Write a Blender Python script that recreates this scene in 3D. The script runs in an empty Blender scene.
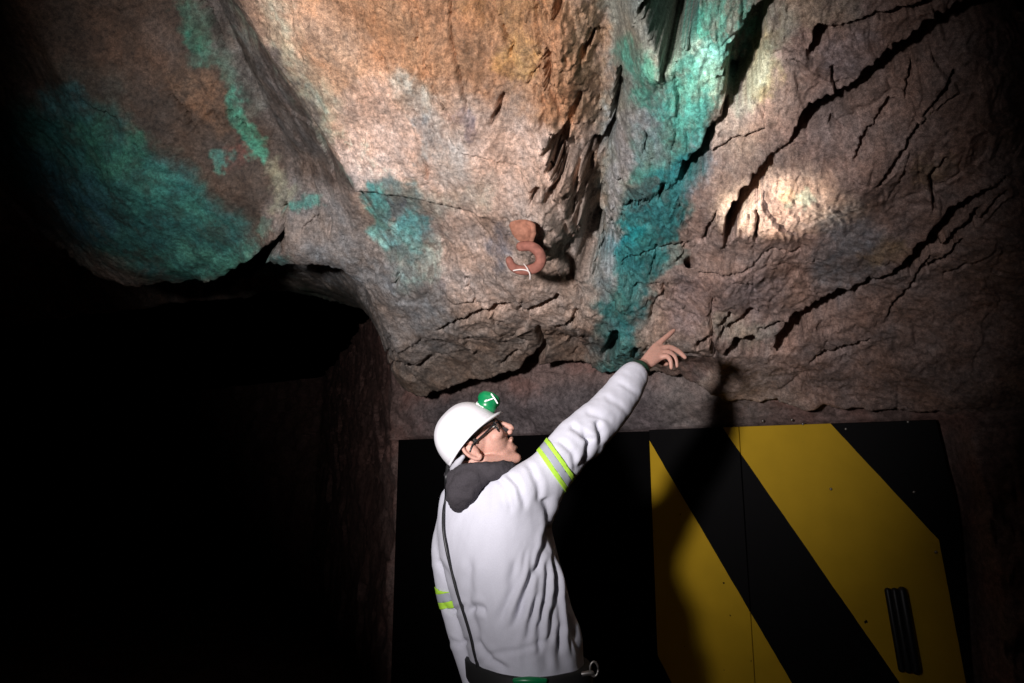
import bpy, bmesh, math, random
import numpy as np
from mathutils import Vector, Matrix, Quaternion
from mathutils.bvhtree import BVHTree

S = bpy.context.scene
COL = S.collection
random.seed(4)

# ------------------------------------------------------------------ camera
PITCH = math.radians(11.0)
CAMZ = 1.48
FPX = 683.0
CP, SP = math.cos(PITCH), math.sin(PITCH)
cam_d = bpy.data.cameras.new('camera')
cam_d.sensor_width = 36.0
cam_d.lens = 36.0 * FPX / 1024.0
cam_d.clip_start = 0.05
cam = bpy.data.objects.new('camera', cam_d)
COL.objects.link(cam)
cam.location = (0, 0, CAMZ)
cam.rotation_euler = (math.pi / 2 + PITCH, 0, 0)
S.camera = cam


def ray(px, py):
    """direction (world) of the sight line through a point of the photograph"""
    a = (px - 512.0) / FPX
    b = (341.5 - py) / FPX
    return Vector((a, CP - b * SP, SP + b * CP))


def at(px, py, Y):
    d = ray(px, py)
    t = Y / d.y
    return Vector((d.x * t, Y, CAMZ + d.z * t))


def project(P):
    """world points (N,3) -> photograph coordinates"""
    x = P[:, 0]
    y = P[:, 1]
    z = P[:, 2] - CAMZ
    zc = y * CP + z * SP
    yc = -y * SP + z * CP
    zc = np.maximum(zc, 0.05)
    return 512 + FPX * x / zc, 341.5 - FPX * yc / zc


# ------------------------------------------------------------------ numpy noise
def _hash(ix, iy, iz):
    h = (ix.astype(np.int64) * 374761393 + iy.astype(np.int64) * 668265263 + iz.astype(np.int64) * 2147483647) & 0xFFFFFFFF
    h = ((h ^ (h >> 13)) * 1274126177) & 0xFFFFFFFF
    h = ((h ^ (h >> 16)) * 2246822519) & 0xFFFFFFFF
    return (h ^ (h >> 15)) & 0xFFFFFFFF


def vnoise(x, y, seed=0):
    """gradient noise, 2D, about -1..1"""
    ix = np.floor(x)
    iy = np.floor(y)
    fx = x - ix
    fy = y - iy
    ix = ix.astype(np.int64)
    iy = iy.astype(np.int64)
    sx = fx * fx * fx * (fx * (fx * 6 - 15) + 10)
    sy = fy * fy * fy * (fy * (fy * 6 - 15) + 10)
    sd = np.full_like(ix, seed)

    def g(ax, ay, dx, dy):
        a = _hash(ax, ay, sd).astype(np.float64) * (2 * math.pi / 4294967296.0)
        return np.cos(a) * dx + np.sin(a) * dy
    n00 = g(ix, iy, fx, fy)
    n10 = g(ix + 1, iy, fx - 1, fy)
    n01 = g(ix, iy + 1, fx, fy - 1)
    n11 = g(ix + 1, iy + 1, fx - 1, fy - 1)
    a = n00 + sx * (n10 - n00)
    b = n01 + sx * (n11 - n01)
    return (a + sy * (b - a)) * 1.5


def fbm(x, y, octs=5, seed=0, gain=0.5, ridged=False):
    t = np.zeros_like(x)
    amp = 1.0
    fr = 1.0
    for o in range(octs):
        n = vnoise(x * fr + 13.7 * o, y * fr - 7.1 * o, seed + o)
        if ridged:
            n = 1 - 2 * np.abs(n)
        t += amp * n
        amp *= gain
        fr *= 2.03
    return t


def facets(x, y, seed=0, tilt=1.0):
    """broken-stone relief: every Voronoi cell is a little tilted plane"""
    ix = np.floor(x).astype(np.int64)
    iy = np.floor(y).astype(np.int64)
    best = np.full(x.shape, 1e9)
    second = np.full(x.shape, 1e9)
    val = np.zeros_like(x)
    sd = np.full_like(ix, seed)
    for dx in (-1, 0, 1):
        for dy in (-1, 0, 1):
            cx = ix + dx
            cy = iy + dy
            h1 = _hash(cx, cy, sd) / 4294967296.0
            h2 = _hash(cx, cy, sd + 1) / 4294967296.0
            h3 = _hash(cx, cy, sd + 2) / 4294967296.0 - .5
            h4 = _hash(cx, cy, sd + 3) / 4294967296.0 - .5
            h5 = _hash(cx, cy, sd + 4) / 4294967296.0 - .5
            qx = x - (cx + h1)
            qy = y - (cy + h2)
            d = qx * qx + qy * qy
            v = (h3 * qx + h4 * qy) * 2 * tilt + h5 * 0.6
            nearer = d < best
            second = np.where(nearer, best, np.minimum(second, d))
            val = np.where(nearer, v, val)
            best = np.where(nearer, d, best)
    return val, np.sqrt(second) - np.sqrt(best)


def sstep(e0, e1, x):
    t = np.clip((x - e0) / (e1 - e0), 0, 1)
    return t * t * (3 - 2 * t)


def poly_dist(px, py, pts, pad=60):
    """distance to a polyline of (x, y, half width); returns (distance, width there, mask of evaluated)"""
    pts = [(p[0], p[1], p[2] if len(p) > 2 else 0.0) for p in pts]
    if len(pts) == 1:
        pts = pts + [(pts[0][0] + .01, pts[0][1], pts[0][2])]
    xs = [p[0] for p in pts]
    ys = [p[1] for p in pts]
    m = (px > min(xs) - pad) & (px < max(xs) + pad) & (py > min(ys) - pad) & (py < max(ys) + pad)
    idx = np.nonzero(m)[0]
    X = px[idx]
    Y = py[idx]
    bd = np.full(X.shape, 1e9)
    bw = np.zeros_like(X)
    for (x0, y0, w0), (x1, y1, w1) in zip(pts[:-1], pts[1:]):
        ex, ey = x1 - x0, y1 - y0
        L2 = ex * ex + ey * ey + 1e-9
        t = np.clip(((X - x0) * ex + (Y - y0) * ey) / L2, 0, 1)
        d = np.hypot(X - x0 - t * ex, Y - y0 - t * ey)
        w = w0 + t * (w1 - w0)
        k = (d - w) < (bd - bw)
        bd = np.where(k, d, bd)
        bw = np.where(k, w, bw)
    return idx, bd, bw


# ------------------------------------------------------------------ materials
def new_mat(name):
    m = bpy.data.materials.new(name)
    m.use_nodes = True
    nt = m.node_tree
    b = nt.nodes['Principled BSDF']
    return m, nt, b


def simple_mat(name, col, rough=0.6, metal=0.0, bump=0.0, scale=200.0, var=0.0, spec=0.5, detail=4.0, sheen=0.0):
    m, nt, b = new_mat(name)
    b.inputs['Base Color'].default_value = (*col, 1)
    b.inputs['Roughness'].default_value = rough
    b.inputs['Metallic'].default_value = metal
    b.inputs['Specular IOR Level'].default_value = spec
    if sheen:
        b.inputs['Sheen Weight'].default_value = sheen
    if bump or var:
        tc = nt.nodes.new('ShaderNodeTexCoord')
        n = nt.nodes.new('ShaderNodeTexNoise')
        n.inputs['Scale'].default_value = scale
        n.inputs['Detail'].default_value = detail
        nt.links.new(tc.outputs['Object'], n.inputs['Vector'])
        if var:
            mr = nt.nodes.new('ShaderNodeMapRange')
            mr.inputs['From Min'].default_value = 0.3
            mr.inputs['From Max'].default_value = 0.7
            mr.inputs['To Min'].default_value = 1 - var
            mr.inputs['To Max'].default_value = 1 + var
            nt.links.new(n.outputs['Fac'], mr.inputs['Value'])
            mx = nt.nodes.new('ShaderNodeMix')
            mx.data_type = 'RGBA'
            mx.blend_type = 'MULTIPLY'
            mx.inputs[0].default_value = 1
            mx.inputs[6].default_value = (*col, 1)
            nt.links.new(mr.outputs['Result'], mx.inputs[7])
            nt.links.new(mx.outputs[2], b.inputs['Base Color'])
        if bump:
            bp = nt.nodes.new('ShaderNodeBump')
            bp.inputs['Strength'].default_value = bump
            bp.inputs['Distance'].default_value = 0.002
            nt.links.new(n.outputs['Fac'], bp.inputs['Height'])
            nt.links.new(bp.outputs['Normal'], b.inputs['Normal'])
    return m


def rock_mat(name, grain=75.0, spec=0.35):
    """mineral colours with some painted shade come from the 'mineral' attribute; grain, specks and roughness are node noise"""
    m, nt, b = new_mat(name)
    L = nt.links.new
    at_ = nt.nodes.new('ShaderNodeAttribute')
    at_.attribute_name = 'rock_tint'
    tc = nt.nodes.new('ShaderNodeTexCoord')
    n1 = nt.nodes.new('ShaderNodeTexNoise')
    n1.inputs['Scale'].default_value = grain
    n1.inputs['Detail'].default_value = 8
    n1.inputs['Roughness'].default_value = .76
    L(tc.outputs['Object'], n1.inputs['Vector'])
    r1 = nt.nodes.new('ShaderNodeMapRange')
    r1.inputs['From Min'].default_value = .36
    r1.inputs['From Max'].default_value = .64
    r1.inputs['To Min'].default_value = .48
    r1.inputs['To Max'].default_value = 1.5
    L(n1.outputs['Fac'], r1.inputs['Value'])
    n2 = nt.nodes.new('ShaderNodeTexNoise')
    n2.inputs['Scale'].default_value = 330
    n2.inputs['Detail'].default_value = 3
    L(tc.outputs['Object'], n2.inputs['Vector'])
    r2 = nt.nodes.new('ShaderNodeMapRange')
    r2.inputs['From Min'].default_value = .35
    r2.inputs['From Max'].default_value = .7
    r2.inputs['To Min'].default_value = .7
    r2.inputs['To Max'].default_value = 1.35
    L(n2.outputs['Fac'], r2.inputs['Value'])
    mu = nt.nodes.new('ShaderNodeMath')
    mu.operation = 'MULTIPLY'
    L(r1.outputs[0], mu.inputs[0])
    L(r2.outputs[0], mu.inputs[1])
    mx = nt.nodes.new('ShaderNodeMix')
    mx.data_type = 'RGBA'
    mx.blend_type = 'MULTIPLY'
    mx.inputs[0].default_value = 1
    L(at_.outputs['Color'], mx.inputs[6])
    L(mu.outputs[0], mx.inputs[7])
    L(mx.outputs[2], b.inputs['Base Color'])
    b.inputs['Roughness'].default_value = .72
    b.inputs['Specular IOR Level'].default_value = spec
    ad = nt.nodes.new('ShaderNodeMath')
    ad.operation = 'MULTIPLY_ADD'
    ad.inputs[1].default_value = .35
    L(n2.outputs['Fac'], ad.inputs[0])
    L(n1.outputs['Fac'], ad.inputs[2])
    bp = nt.nodes.new('ShaderNodeBump')
    bp.inputs['Strength'].default_value = .36
    bp.inputs['Distance'].default_value = .012
    L(ad.outputs[0], bp.inputs['Height'])
    L(bp.outputs['Normal'], b.inputs['Normal'])
    return m


# ------------------------------------------------------------------ objects
def tag(o, label=None, cat=None, group=None, kind=None):
    if label:
        o['label'] = label
    if cat:
        o['category'] = cat
    if group:
        o['group'] = group
    if kind:
        o['kind'] = kind
    return o


def link_mesh(name, me, mats, parent=None, smooth=True):
    if not isinstance(mats, (list, tuple)):
        mats = [mats]
    for m in mats:
        me.materials.append(m)
    if smooth:
        me.polygons.foreach_set('use_smooth', [True] * len(me.polygons))
    o = bpy.data.objects.new(name, me)
    COL.objects.link(o)
    if parent:
        o.parent = parent
    return o


def bm_obj(name, bm, mats, parent=None, smooth=True):
    bmesh.ops.recalc_face_normals(bm, faces=bm.faces)
    me = bpy.data.meshes.new(name)
    bm.to_mesh(me)
    bm.free()
    return link_mesh(name, me, mats, parent, smooth)


def grid_mesh(name, P, nu, nv, color=None):
    me = bpy.data.meshes.new(name)
    me.vertices.add(nu * nv)
    me.vertices.foreach_set('co', P.astype(np.float32).ravel())
    i = np.arange((nu - 1) * (nv - 1))
    r = i // (nu - 1)
    c = i % (nu - 1)
    a = r * nu + c
    q = np.stack([a, a + 1, a + nu + 1, a + nu], 1).astype(np.int32)
    me.loops.add(q.size)
    me.loops.foreach_set('vertex_index', q.ravel())
    me.polygons.add(len(q))
    me.polygons.foreach_set('loop_start', np.arange(len(q), dtype=np.int32) * 4)
    me.polygons.foreach_set('loop_total', np.full(len(q), 4, dtype=np.int32))
    me.update(calc_edges=True)
    if color is not None:
        ca = me.attributes.new('rock_tint', 'FLOAT_COLOR', 'POINT')
        c4 = np.ones((nu * nv, 4), np.float32)
        c4[:, :3] = np.clip(color, 0, 1)
        ca.data.foreach_set('color', c4.ravel())
    return me


# ================================================================== THE ROCK ROOF
# a sloping plane through three points of the working; relief is laid along its normal
A3 = at(400, 392, 3.55)
B3 = at(1000, 392, 2.50)
C3 = at(550, 0, 1.62)
NRM = (B3 - A3).cross(C3 - A3).normalized()
if NRM.z > 0:
    NRM = -NRM
UAX = (B3 - A3).normalized()
VAX = NRM.cross(UAX).normalized()
if VAX.z < 0:
    VAX = -VAX
CAMP = Vector((0, 0, CAMZ))


def on_roof(px, py):
    d = ray(px, py)
    t = (A3 - CAMP).dot(NRM) / d.dot(NRM)
    return CAMP + d * t


STEP = 1.3
gx = np.arange(-170, 1195, STEP)
gy = np.arange(-260, 430, STEP)
NU, NV = len(gx), len(gy)
GX, GY = np.meshgrid(gx, gy)
GX = GX.ravel()
GY = GY.ravel()
a_ = (GX - 512.0) / FPX
b_ = (341.5 - GY) / FPX
DIR = np.stack([a_, CP - b_ * SP, SP + b_ * CP], 1)
n_ = np.array(NRM)
den = DIR @ n_
t_ = float((A3 - CAMP).dot(NRM)) / den
BASE = np.array(CAMP)[None, :] + DIR * t_[:, None]
rel = BASE - np.array(A3)[None, :]
U = rel @ np.array(UAX)
V = rel @ np.array(VAX)

# ---- large forms (metres towards the room), placed where they stand on the plane
macro = 0.06 * fbm(U * 1.3 + 3, V * 1.3, 3, 11)


def bump(pts, h, rad):
    global macro
    idx, d, w = poly_dist(GX, GY, pts, pad=rad * 2.6)
    macro[idx] += h * np.exp(-(d / rad) ** 2)


bump([(598, -60), (600, 60), (598, 160), (592, 250)], -0.13, 22)     # cleft beside the copper seam
bump([(560, 40), (552, 150), (548, 230)], 0.05, 26)
bump([(575, 265), (600, 262)], -0.09, 26)
bump([(400, 60), (420, 150)], 0.04, 90)
bump([(500, 270), (480, 300)], 0.05, 45)
bump([(660, 60), (645, 200), (620, 300)], 0.03, 40)
bump([(640, -60), (645, 20), (652, 60)], 0.05, 15)
bump([(755, 60), (725, 130)], -0.05, 22)
bump([(740, 215), (800, 190)], 0.05, 36)
bump([(720, 290), (700, 320)], 0.05, 34)
bump([(860, 160), (960, 90)], 0.06, 50)
bump([(150, 170)], 0.10, 110)
bump([(330, 320)], -0.10, 50)
bump([(560, 372)], -0.07, 30)
bump([(700, 375), (660, 382)], -0.08, 26)
# left face of the pale block: a plane that leans back, meeting the block at a straight arris
ex = np.interp(GY, [-260, 0, 60, 120, 185, 260], [66, 235, 274, 313, 356, 400])
side = ex - GX
leftw = sstep(0, 3, side)
fade = sstep(270, 175, GY)
macro += -(0.012 + 0.0032 * np.clip(side, 0, 95)) * leftw * fade
macro += 0.0026 * np.clip(side - 95, 0, 120) * leftw * fade
# underside of the block
by = np.interp(GX, [340, 356, 400, 450, 480, 520], [183, 187, 189, 199, 207, 206])
und = sstep(0, 8, GY - by) * sstep(345, 362, GX) * sstep(520, 470, GX)
macro += -0.035 * und * sstep(330, 240, GY)

# hanging lip on the left and the hollow below it
lip = np.interp(GX, [-200, 0, 50, 110, 150, 182, 215, 240, 256, 270, 300, 335, 355, 375, 395, 420, 450],
                [205, 232, 247, 280, 286, 289, 285, 277, 268, 272, 270, 277, 292, 316, 346, 380, 400])
lip = lip + 3.0 * vnoise(GX / 14, GX * 0 + 2.3, 5) + 1.4 * vnoise(GX / 4, GX * 0 + 7.3, 6)
below = GY - lip
hw = np.interp(GX, [-200, 230, 275, 300, 340, 400], [16, 16, 18, 22, 34, 50])
depth = np.interp(GX, [-200, 200, 262, 300, 340, 375, 410, 450], [.40, .40, .26, .15, .08, .04, .02, 0.0])


def v_at(px, py):
    """distance up the slope of the plane at given sight lines"""
    a = (px - 512.0) / FPX
    b = (341.5 - py) / FPX
    D = np.stack([a, CP - b * SP, SP + b * CP], 1)
    t = float((A3 - CAMP).dot(NRM)) / (D @ n_)
    return (np.array(CAMP)[None, :] + D * t[:, None] - np.array(A3)[None, :]) @ np.array(VAX)


flat = np.interp(GX, [-200, 240, 300, 340, 370, 400, 450], [.62, .62, .62, .54, .38, .20, 0.0])
macro += -depth * sstep(0, 1, below / hw) - flat * np.clip(v_at(GX, lip) - V, 0, 1.2)
macro += -0.07 * np.exp(-np.clip(-below, 0, 200) / 14.0) * (depth / .40) * (below < 0) - 0.07 * (depth / .40) * (below >= 0)
# further along the roof levels out towards the wall
lev = np.interp(GX, [380, 440, 520, 590, 620, 680, 720], [0, .20, .34, .40, .36, .26, 0.0])
macro += -lev * np.clip(v_at(GX, np.interp(GX, [400, 520, 600, 700], [345, 335, 330, 350])) - V, 0, 1.0)
# the roof curls up out of sight where it meets the back wall
low = np.interp(GX, [-200, 380, 450, 520, 600, 650, 700, 740, 860, 920, 1200], [424, 420, 400, 388, 396, 394, 398, 404, 407, 408, 408])
low = low + 3 * vnoise(GX / 22, GX * 0 + .3, 8)
macro += -0.5 * sstep(0, 22, GY - low)

PM = BASE + macro[:, None] * n_[None, :]
PX, PY = project(PM)

# ---- finer relief
wx = PX + 5.0 * vnoise(PX / 19, PY / 19, 21) + 2.0 * vnoise(PX / 6, PY / 6, 22)
wy = PY + 5.0 * vnoise(PX / 19, PY / 19, 23) + 2.0 * vnoise(PX / 6, PY / 6, 24)
cwx = PX + 2.6 * vnoise(PX / 17, PY / 17, 31) + 2.3 * vnoise(PX / 5.5, PY / 5.5, 32)
cwy = PY + 2.6 * vnoise(PX / 17, PY / 17, 33) + 2.3 * vnoise(PX / 5.5, PY / 5.5, 34)
cwn = 1 + .7 * vnoise(PX / 8, PY / 8, 35)

# direction of the grain turns from left to right
ang = np.interp(PX, [0, 300, 450, 650, 800, 1000], [0.35, 0.30, 0.05, -0.10, -0.45, -0.55])
Ua = U * np.cos(ang) - V * np.sin(ang)
Va = U * np.sin(ang) + V * np.cos(ang)
wu = Ua + .03 * vnoise(U * 9, V * 9, 41)
wv = Va + .03 * vnoise(U * 9, V * 9, 42)


def region(pts, r, soft):
    idx, d, w = poly_dist(wx, wy, [(p[0], p[1], r) for p in pts], pad=r + soft + 5)
    out = np.zeros_like(PX)
    out[idx] = sstep(soft, 0, d - r)
    return out


fibr = region([(565, -60), (575, 60), (580, 160), (585, 240)], 26, 26)
teal_w = region([(690, -30), (660, 120), (640, 230), (615, 330)], 40, 30)
right_w = sstep(690, 780, PX)
mid_w = region([(520, 340), (450, 300), (640, 350)], 60, 60)
rough = 0.50 + 0.9 * fibr + 0.25 * teal_w + 0.12 * right_w + .35 * mid_w
rough = rough * (0.7 + 0.45 * sstep(-.5, .6, vnoise(U * 2.2, V * 2.2, 3)))

f1, e1 = facets(wu * 3.3, wv * 1.7, 51)
f2, e2 = facets(wu * 8.5, wv * 4.2, 61)
f3, e3 = facets(wu * 24, wv * 13, 71)
f4, e4 = facets(wu * 62 + f3, wv * 40, 75)
disp = rough * (0.030 * f1 + 0.016 * f2 + 0.0075 * f3 + 0.0032 * f4)
disp += 0.008 * fbm(wu * 6, wv * 4, 6, 81, .5) * (0.6 + .5 * rough)
disp += 0.006 * rough * fbm(wu * 26, wv * 13, 4, 91, .6, True)
disp += fibr * (0.020 * fbm(wu * 16, wv * 3.0, 4, 101, .55, True) - 0.01)
disp += right_w * 0.0025 * fbm(wu * 22, wv * 4.0, 4, 111, .55, True)
disp += teal_w * 0.005 * fbm(wu * 20, wv * 4.5, 4, 121, .55, True)

# ---- cracks, clefts, drill holes: (x, y, half width) in photograph units, depth in metres
CR = []


def crack(dep, *pts, jag=.8):
    CR.append((dep, pts, jag))


crack(.16, (778, -8, 3), (760, 15, 5), (752, 35, 7), (745, 55, 9), (740, 75, 9), (735, 95, 6), (729, 104, 3), jag=.4)
crack(.06, (729, 104, 3), (724, 115, 3), (712, 130, 2.5), (706, 145, 3))
crack(.09, (712, 140, 2), (700, 156, 5), (690, 169, 5), (681, 180, 2))
crack(.03, (703, 160, 2), (730, 142, 1.6), (745, 137, 1.5), (763, 129, 1))
crack(.34, (674, -60, 22), (674, 10, 17), (672, 35, 11), (667, 60, 4), (664, 73, 1))
crack(.16, (1060, -30, 8), (1024, -6, 7), (993, 6, 6), (968, 14, 7), (938, 29, 7), (908, 48, 6), (875, 70, 5), (853, 88, 4), (835, 102, 5), (818, 113, 6), (803, 128, 5), (794, 136, 2), jag=.22)
crack(.03, (794, 136, 1.5), (782, 148, 1.5), (770, 161, 1.5))
crack(.12, (771, 157, 2), (765, 170, 4), (750, 194, 5), (736, 212, 4), (729, 234, 3), (726, 241, 1), jag=.25)
crack(.06, (765, 178, 2), (759, 192, 2.5), (757, 203, 1))
crack(.03, (758, 212, 1), (756, 226, 1.5), (755, 240, 1))
crack(.03, (715, 213, 1), (708, 232, 1.6), (705, 242, 1))
crack(.05, (945, -2, 3), (893, 12, 3), (850, 22, 1.5), (824, 30, 2))
crack(.09, (822, 27, 4), (818, 38, 4), (812, 48, 2))
crack(.12, (1000, 178, 1), (985, 190, 2.5), (955, 210, 4), (928, 242, 4), (908, 266, 4), (888, 275, 1.6), (858, 285, 2), (843, 297, 5), (810, 313, 4), (800, 321, 5), (792, 333, 6), (779, 345, 4), jag=.3)
crack(.07, (976, 206, 1.5), (970, 222, 2.5), (950, 240, 2.5), (930, 250, 1.5))
crack(.05, (960, 240, 1.5), (944, 258, 2), (920, 272, 1))
crack(.04, (1005, 190, 1), (985, 212, 1.5), (962, 232, 1))
crack(.03, (831, 64, 1), (835, 84, 1.2), (835, 100, 1.2))
crack(.03, (912, 58, 1), (909, 78, 1.2), (904, 96, 1))
crack(.04, (890, 98, 2), (876, 118, 1.2), (863, 140, 2), (854, 159, 1))
crack(.06, (955, 74, 1), (944, 94, 2.5), (925, 115, 1.2))
crack(.05, (920, 126, 1.2), (905, 148, 1.8), (890, 170, 1.6), (878, 186, .8))
crack(.03, (945, 160, 1), (931, 178, 1.4), (934, 206, 1))
crack(.03, (833, 122, 2.5), (842, 127, 1))
crack(.02, (930, 255, .8), (908, 290, 1), (896, 305, 1.4), (888, 316, 1))
crack(.02, (968, 262, .8), (945, 275, 1))
crack(.09, (727, 351, 2), (740, 346, 4), (754, 343, 5), (772, 350, 2))
crack(.05, (721, 337, 2), (732, 327, 2), (742, 321, 2.5), (753, 312, 3))
crack(.04, (720, 329, 2), (726, 320, 2), (733, 314, 1.2))
crack(.03, (700, 345, 3), (709, 340, 2), (716, 352, 2))
crack(.03, (712, 300, .8), (711, 325, 1.2), (712, 338, 1))
crack(.03, (760, 330, 1), (778, 322, 2), (790, 318, 1))
crack(.03, (810, 360, 1), (833, 351, 2), (852, 346, 2), (869, 337, 1))
crack(.015, (700, 275, .8), (730, 277, .8), (755, 265, .8), (765, 250, .8), (800, 249, .7))
# around the copper seam
crack(.03, (663, 183, 2), (660, 195, 1.5), (645, 201, 1.5), (628, 207, 2))
crack(.02, (687, 241, 1), (683, 254, 1), (676, 262, 1))
crack(.02, (690, 240, .8), (660, 246, .8), (640, 255, .7), (620, 262, .7))
crack(.02, (664, 286, 1.5), (661, 298, 1.5), (655, 303, 1), (650, 318, 1))
crack(.02, (640, 284, 1), (632, 293, 1))
crack(.02, (656, 245, .8), (650, 276, 1))
                                         # drill hole
crack(.03, (647, 130, 1), (645, 150, 1), (652, 156, .8))
crack(.05, (616, 330, 3), (612, 345, 4), (606, 352, 3))
# pale block and centre
crack(.022, (449, -20, .9), (450, 20, .9), (451, 42, 1.2), (456, 62, .9), (461, 85, .8), (465, 112, 1.2), jag=.3)
crack(.045, (503, 95, 1), (498, 106, 2.2), (494, 116, 2), (492, 125, .8))
crack(.02, (503, 28, .8), (505, 38, 1), (512, 46, 1), (509, 58, .8))
crack(.02, (545, 58, .8), (535, 72, 1), (526, 86, .8))
crack(.012, (404, -10, .8), (418, 48, .8), (427, 70, .7), (440, 98, .7), (452, 122, .7), (461, 138, .8))


crack(.12, (556, 142, 4), (559, 152, 8), (560, 165, 7), (556, 176, 2))
crack(.10, (570, 165, 4), (578, 160, 6), (590, 152, 4), (598, 140, 3))
crack(.07, (620, 66, 2), (620, 85, 3), (616, 105, 3), (613, 128, 3), (604, 142, 3))
crack(.05, (560, -30, 4), (559, 5, 4), (557, 20, 2))
crack(.04, (548, 52, 2), (546, 72, 2.4), (545, 92, 1))
crack(.04, (580, 95, 2), (570, 120, 3), (563, 138, 3))
crack(.05, (583, 45, 1.5), (581, 58, 2), (595, 30, 1))
crack(.10, (590, 160, 4), (592, 190, 5), (591, 220, 5), (588, 258, 4))
crack(.06, (576, 170, 2), (573, 190, 2.6), (571, 215, 2))
crack(.06, (584, 178, 2), (578, 205, 2.4), (576, 226, 1.5))
crack(.05, (560, 178, 2), (552, 190, 2.5), (546, 203, 1.5))
crack(.05, (538, 188, 2), (533, 196, 3), (530, 205, 1))
crack(.07, (601, 210, 3), (597, 228, 3), (590, 245, 3))
crack(.04, (606, 230, 2), (600, 250, 2), (596, 268, 2))
crack(.06, (440, 329, .8), (456, 322, 1.5), (480, 316, 2.3), (507, 307, 2.6), (509, 305, 1), jag=.3)
crack(.05, (519, 311, 1.5), (532, 308, 2), (545, 303, 2.2), (558, 296, 2.4), jag=.3)
crack(.03, (491, 316, 1), (494, 325, 1.4))
crack(.05, (538, 327, 1.4), (540, 336, 2), (543, 342, 2), jag=.3)
crack(.08, (546, 345, 2), (536, 357, 4), (524, 369, 2.5), jag=.3)
crack(.03, (518, 350, 1), (508, 358, 1.5), (502, 364, 1))
crack(.02, (466, 275, .8), (471, 292, 1), (475, 304, .8))
crack(.03, (560, 325, 2), (572, 318, 2), (580, 308, 1))
crack(.04, (640, 345, 1), (634, 352, 2))
# left side
crack(.05, (286, 203, 1), (283, 214, 2), (281, 228, 1.4), (281, 238, 2), (274, 246, 2.5))
crack(.10, (277, 242, 2), (268, 250, 3.5), (258, 262, 3.5), (240, 273, 4), (220, 283, 3), (205, 288, 3))
crack(.03, (281, 236, 1), (275, 253, 3))
crack(.02, (304, 229, .8), (312, 222, 1.2), (320, 216, .8))
crack(.015, (331, 216, 1), (330, 224, 1.2), (326, 236, 1))
crack(.015, (343, 236, 1), (343, 244, 1))
crack(.05, (203, 4, 2.5), (213, 26, 3), (223, 48, 1.2))
crack(.03, (312, 378, 1.2), (340, 375, 1.6), (360, 372, 1.6), (390, 364, 1.4), (417, 366, 1.4), (432, 356, 1))
crack(.02, (364, 362, 1), (380, 357, 1.2), (396, 350, 1))
crack(.02, (392, 333, .8), (390, 343, 1))
crack(.02, (400, 275, 1), (396, 282, 1), (400, 272, .8))
crack(.03, (170, 95, 1), (190, 118, 1.5), (196, 136, 1))
crack(.02, (228, 110, 1.2), (240, 124, 1.2), (250, 134, 1))

jn = sstep(.10, .0, e2) * sstep(.1, .6, fbm(U * 3, V * 2.4, 3, 131)) + .6 * sstep(.09, .0, e3) * sstep(.2, .7, fbm(U * 6, V * 5, 3, 141))
disp -= .012 * jn * rough
for dep, pts, jag in CR:
    jx, jy = PX + (cwx - PX) * jag, PY + (cwy - PY) * jag
    idx, d, w = poly_dist(jx, jy, pts, pad=26)
    prof = sstep(1.45, 0.8, d / np.maximum(w * (1.5 if dep >= .09 else 1.15) * (.6 + .4 * cwn[idx]), .7))
    disp[idx] -= 1.5 * dep * prof
    if dep >= .09 and len(pts) > 2:
        # the upper left lip of a big cleft stands proud of the lower right one
        tx, ty = pts[-1][0] - pts[0][0], pts[-1][1] - pts[0][1]
        tl = math.hypot(tx, ty)
        nx_, ny_ = (ty / tl, -tx / tl)
        if nx_ * .8 + ny_ * .5 > 0:
            nx_, ny_ = -nx_, -ny_
        best = np.full(len(idx), 1e9)
        sgn = np.zeros(len(idx))
        for p in pts:
            dd = np.hypot(cwx[idx] - p[0], cwy[idx] - p[1])
            k = dd < best
            sgn = np.where(k, (cwx[idx] - p[0]) * nx_ + (cwy[idx] - p[1]) * ny_, sgn)
            best = np.minimum(best, dd)
        disp[idx] += .022 * sstep(-1, 3, sgn) * np.exp(-(d / 11.0) ** 2)

P_ROOF = PM + disp[:, None] * n_[None, :]
# drill holes and pocks that run level into the rock
hx_, hy_ = project(P_ROOF)
for pts, dep in (([(690, 262, 5.0)], .14), ([(424, 161, .8), (427, 169, 2.4), (426, 177, 2.2)], .05), ([(405, 179.5, 2.2), (415, 180, 2.2)], .05),
                 ([(557, 148, 5), (559, 156, 7), (558, 170, 5)], .12), ([(633, 205, 1), (648, 199, 1.6), (660, 193, 2), (664, 184, 2)], .04)):
    idx, d, w = poly_dist(hx_ + .6 * vnoise(hx_ / 3, hy_ / 3, 151), hy_, pts, pad=20)
    k = sstep(1.25, .75, d / w) * dep
    P_ROOF[idx] += k[:, None] * np.array((.12, .97, .20))[None, :]
QX, QY = project(P_ROOF)

# ---- mineral colours, with shade and highlight painted in at places
ALB = np.zeros((len(PX), 3))
ALB[:] = (.33, .245, .20)
nA = fbm(U * 5, V * 4, 5, 201, .6)
nB = fbm(wu * 12, wv * 7, 5, 211, .65)
nC = fbm(U * 30, V * 24, 4, 221, .65)
mx_ = QX + 9 * vnoise(QX / 34, QY / 34, 231) + 6 * vnoise(QX / 12, QY / 12, 232) + 3.5 * vnoise(QX / 4.5, QY / 4.5, 236)
my_ = QY + 9 * vnoise(QX / 34, QY / 34, 233) + 6 * vnoise(QX / 12, QY / 12, 234) + 3.5 * vnoise(QX / 4.5, QY / 4.5, 237)


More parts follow.
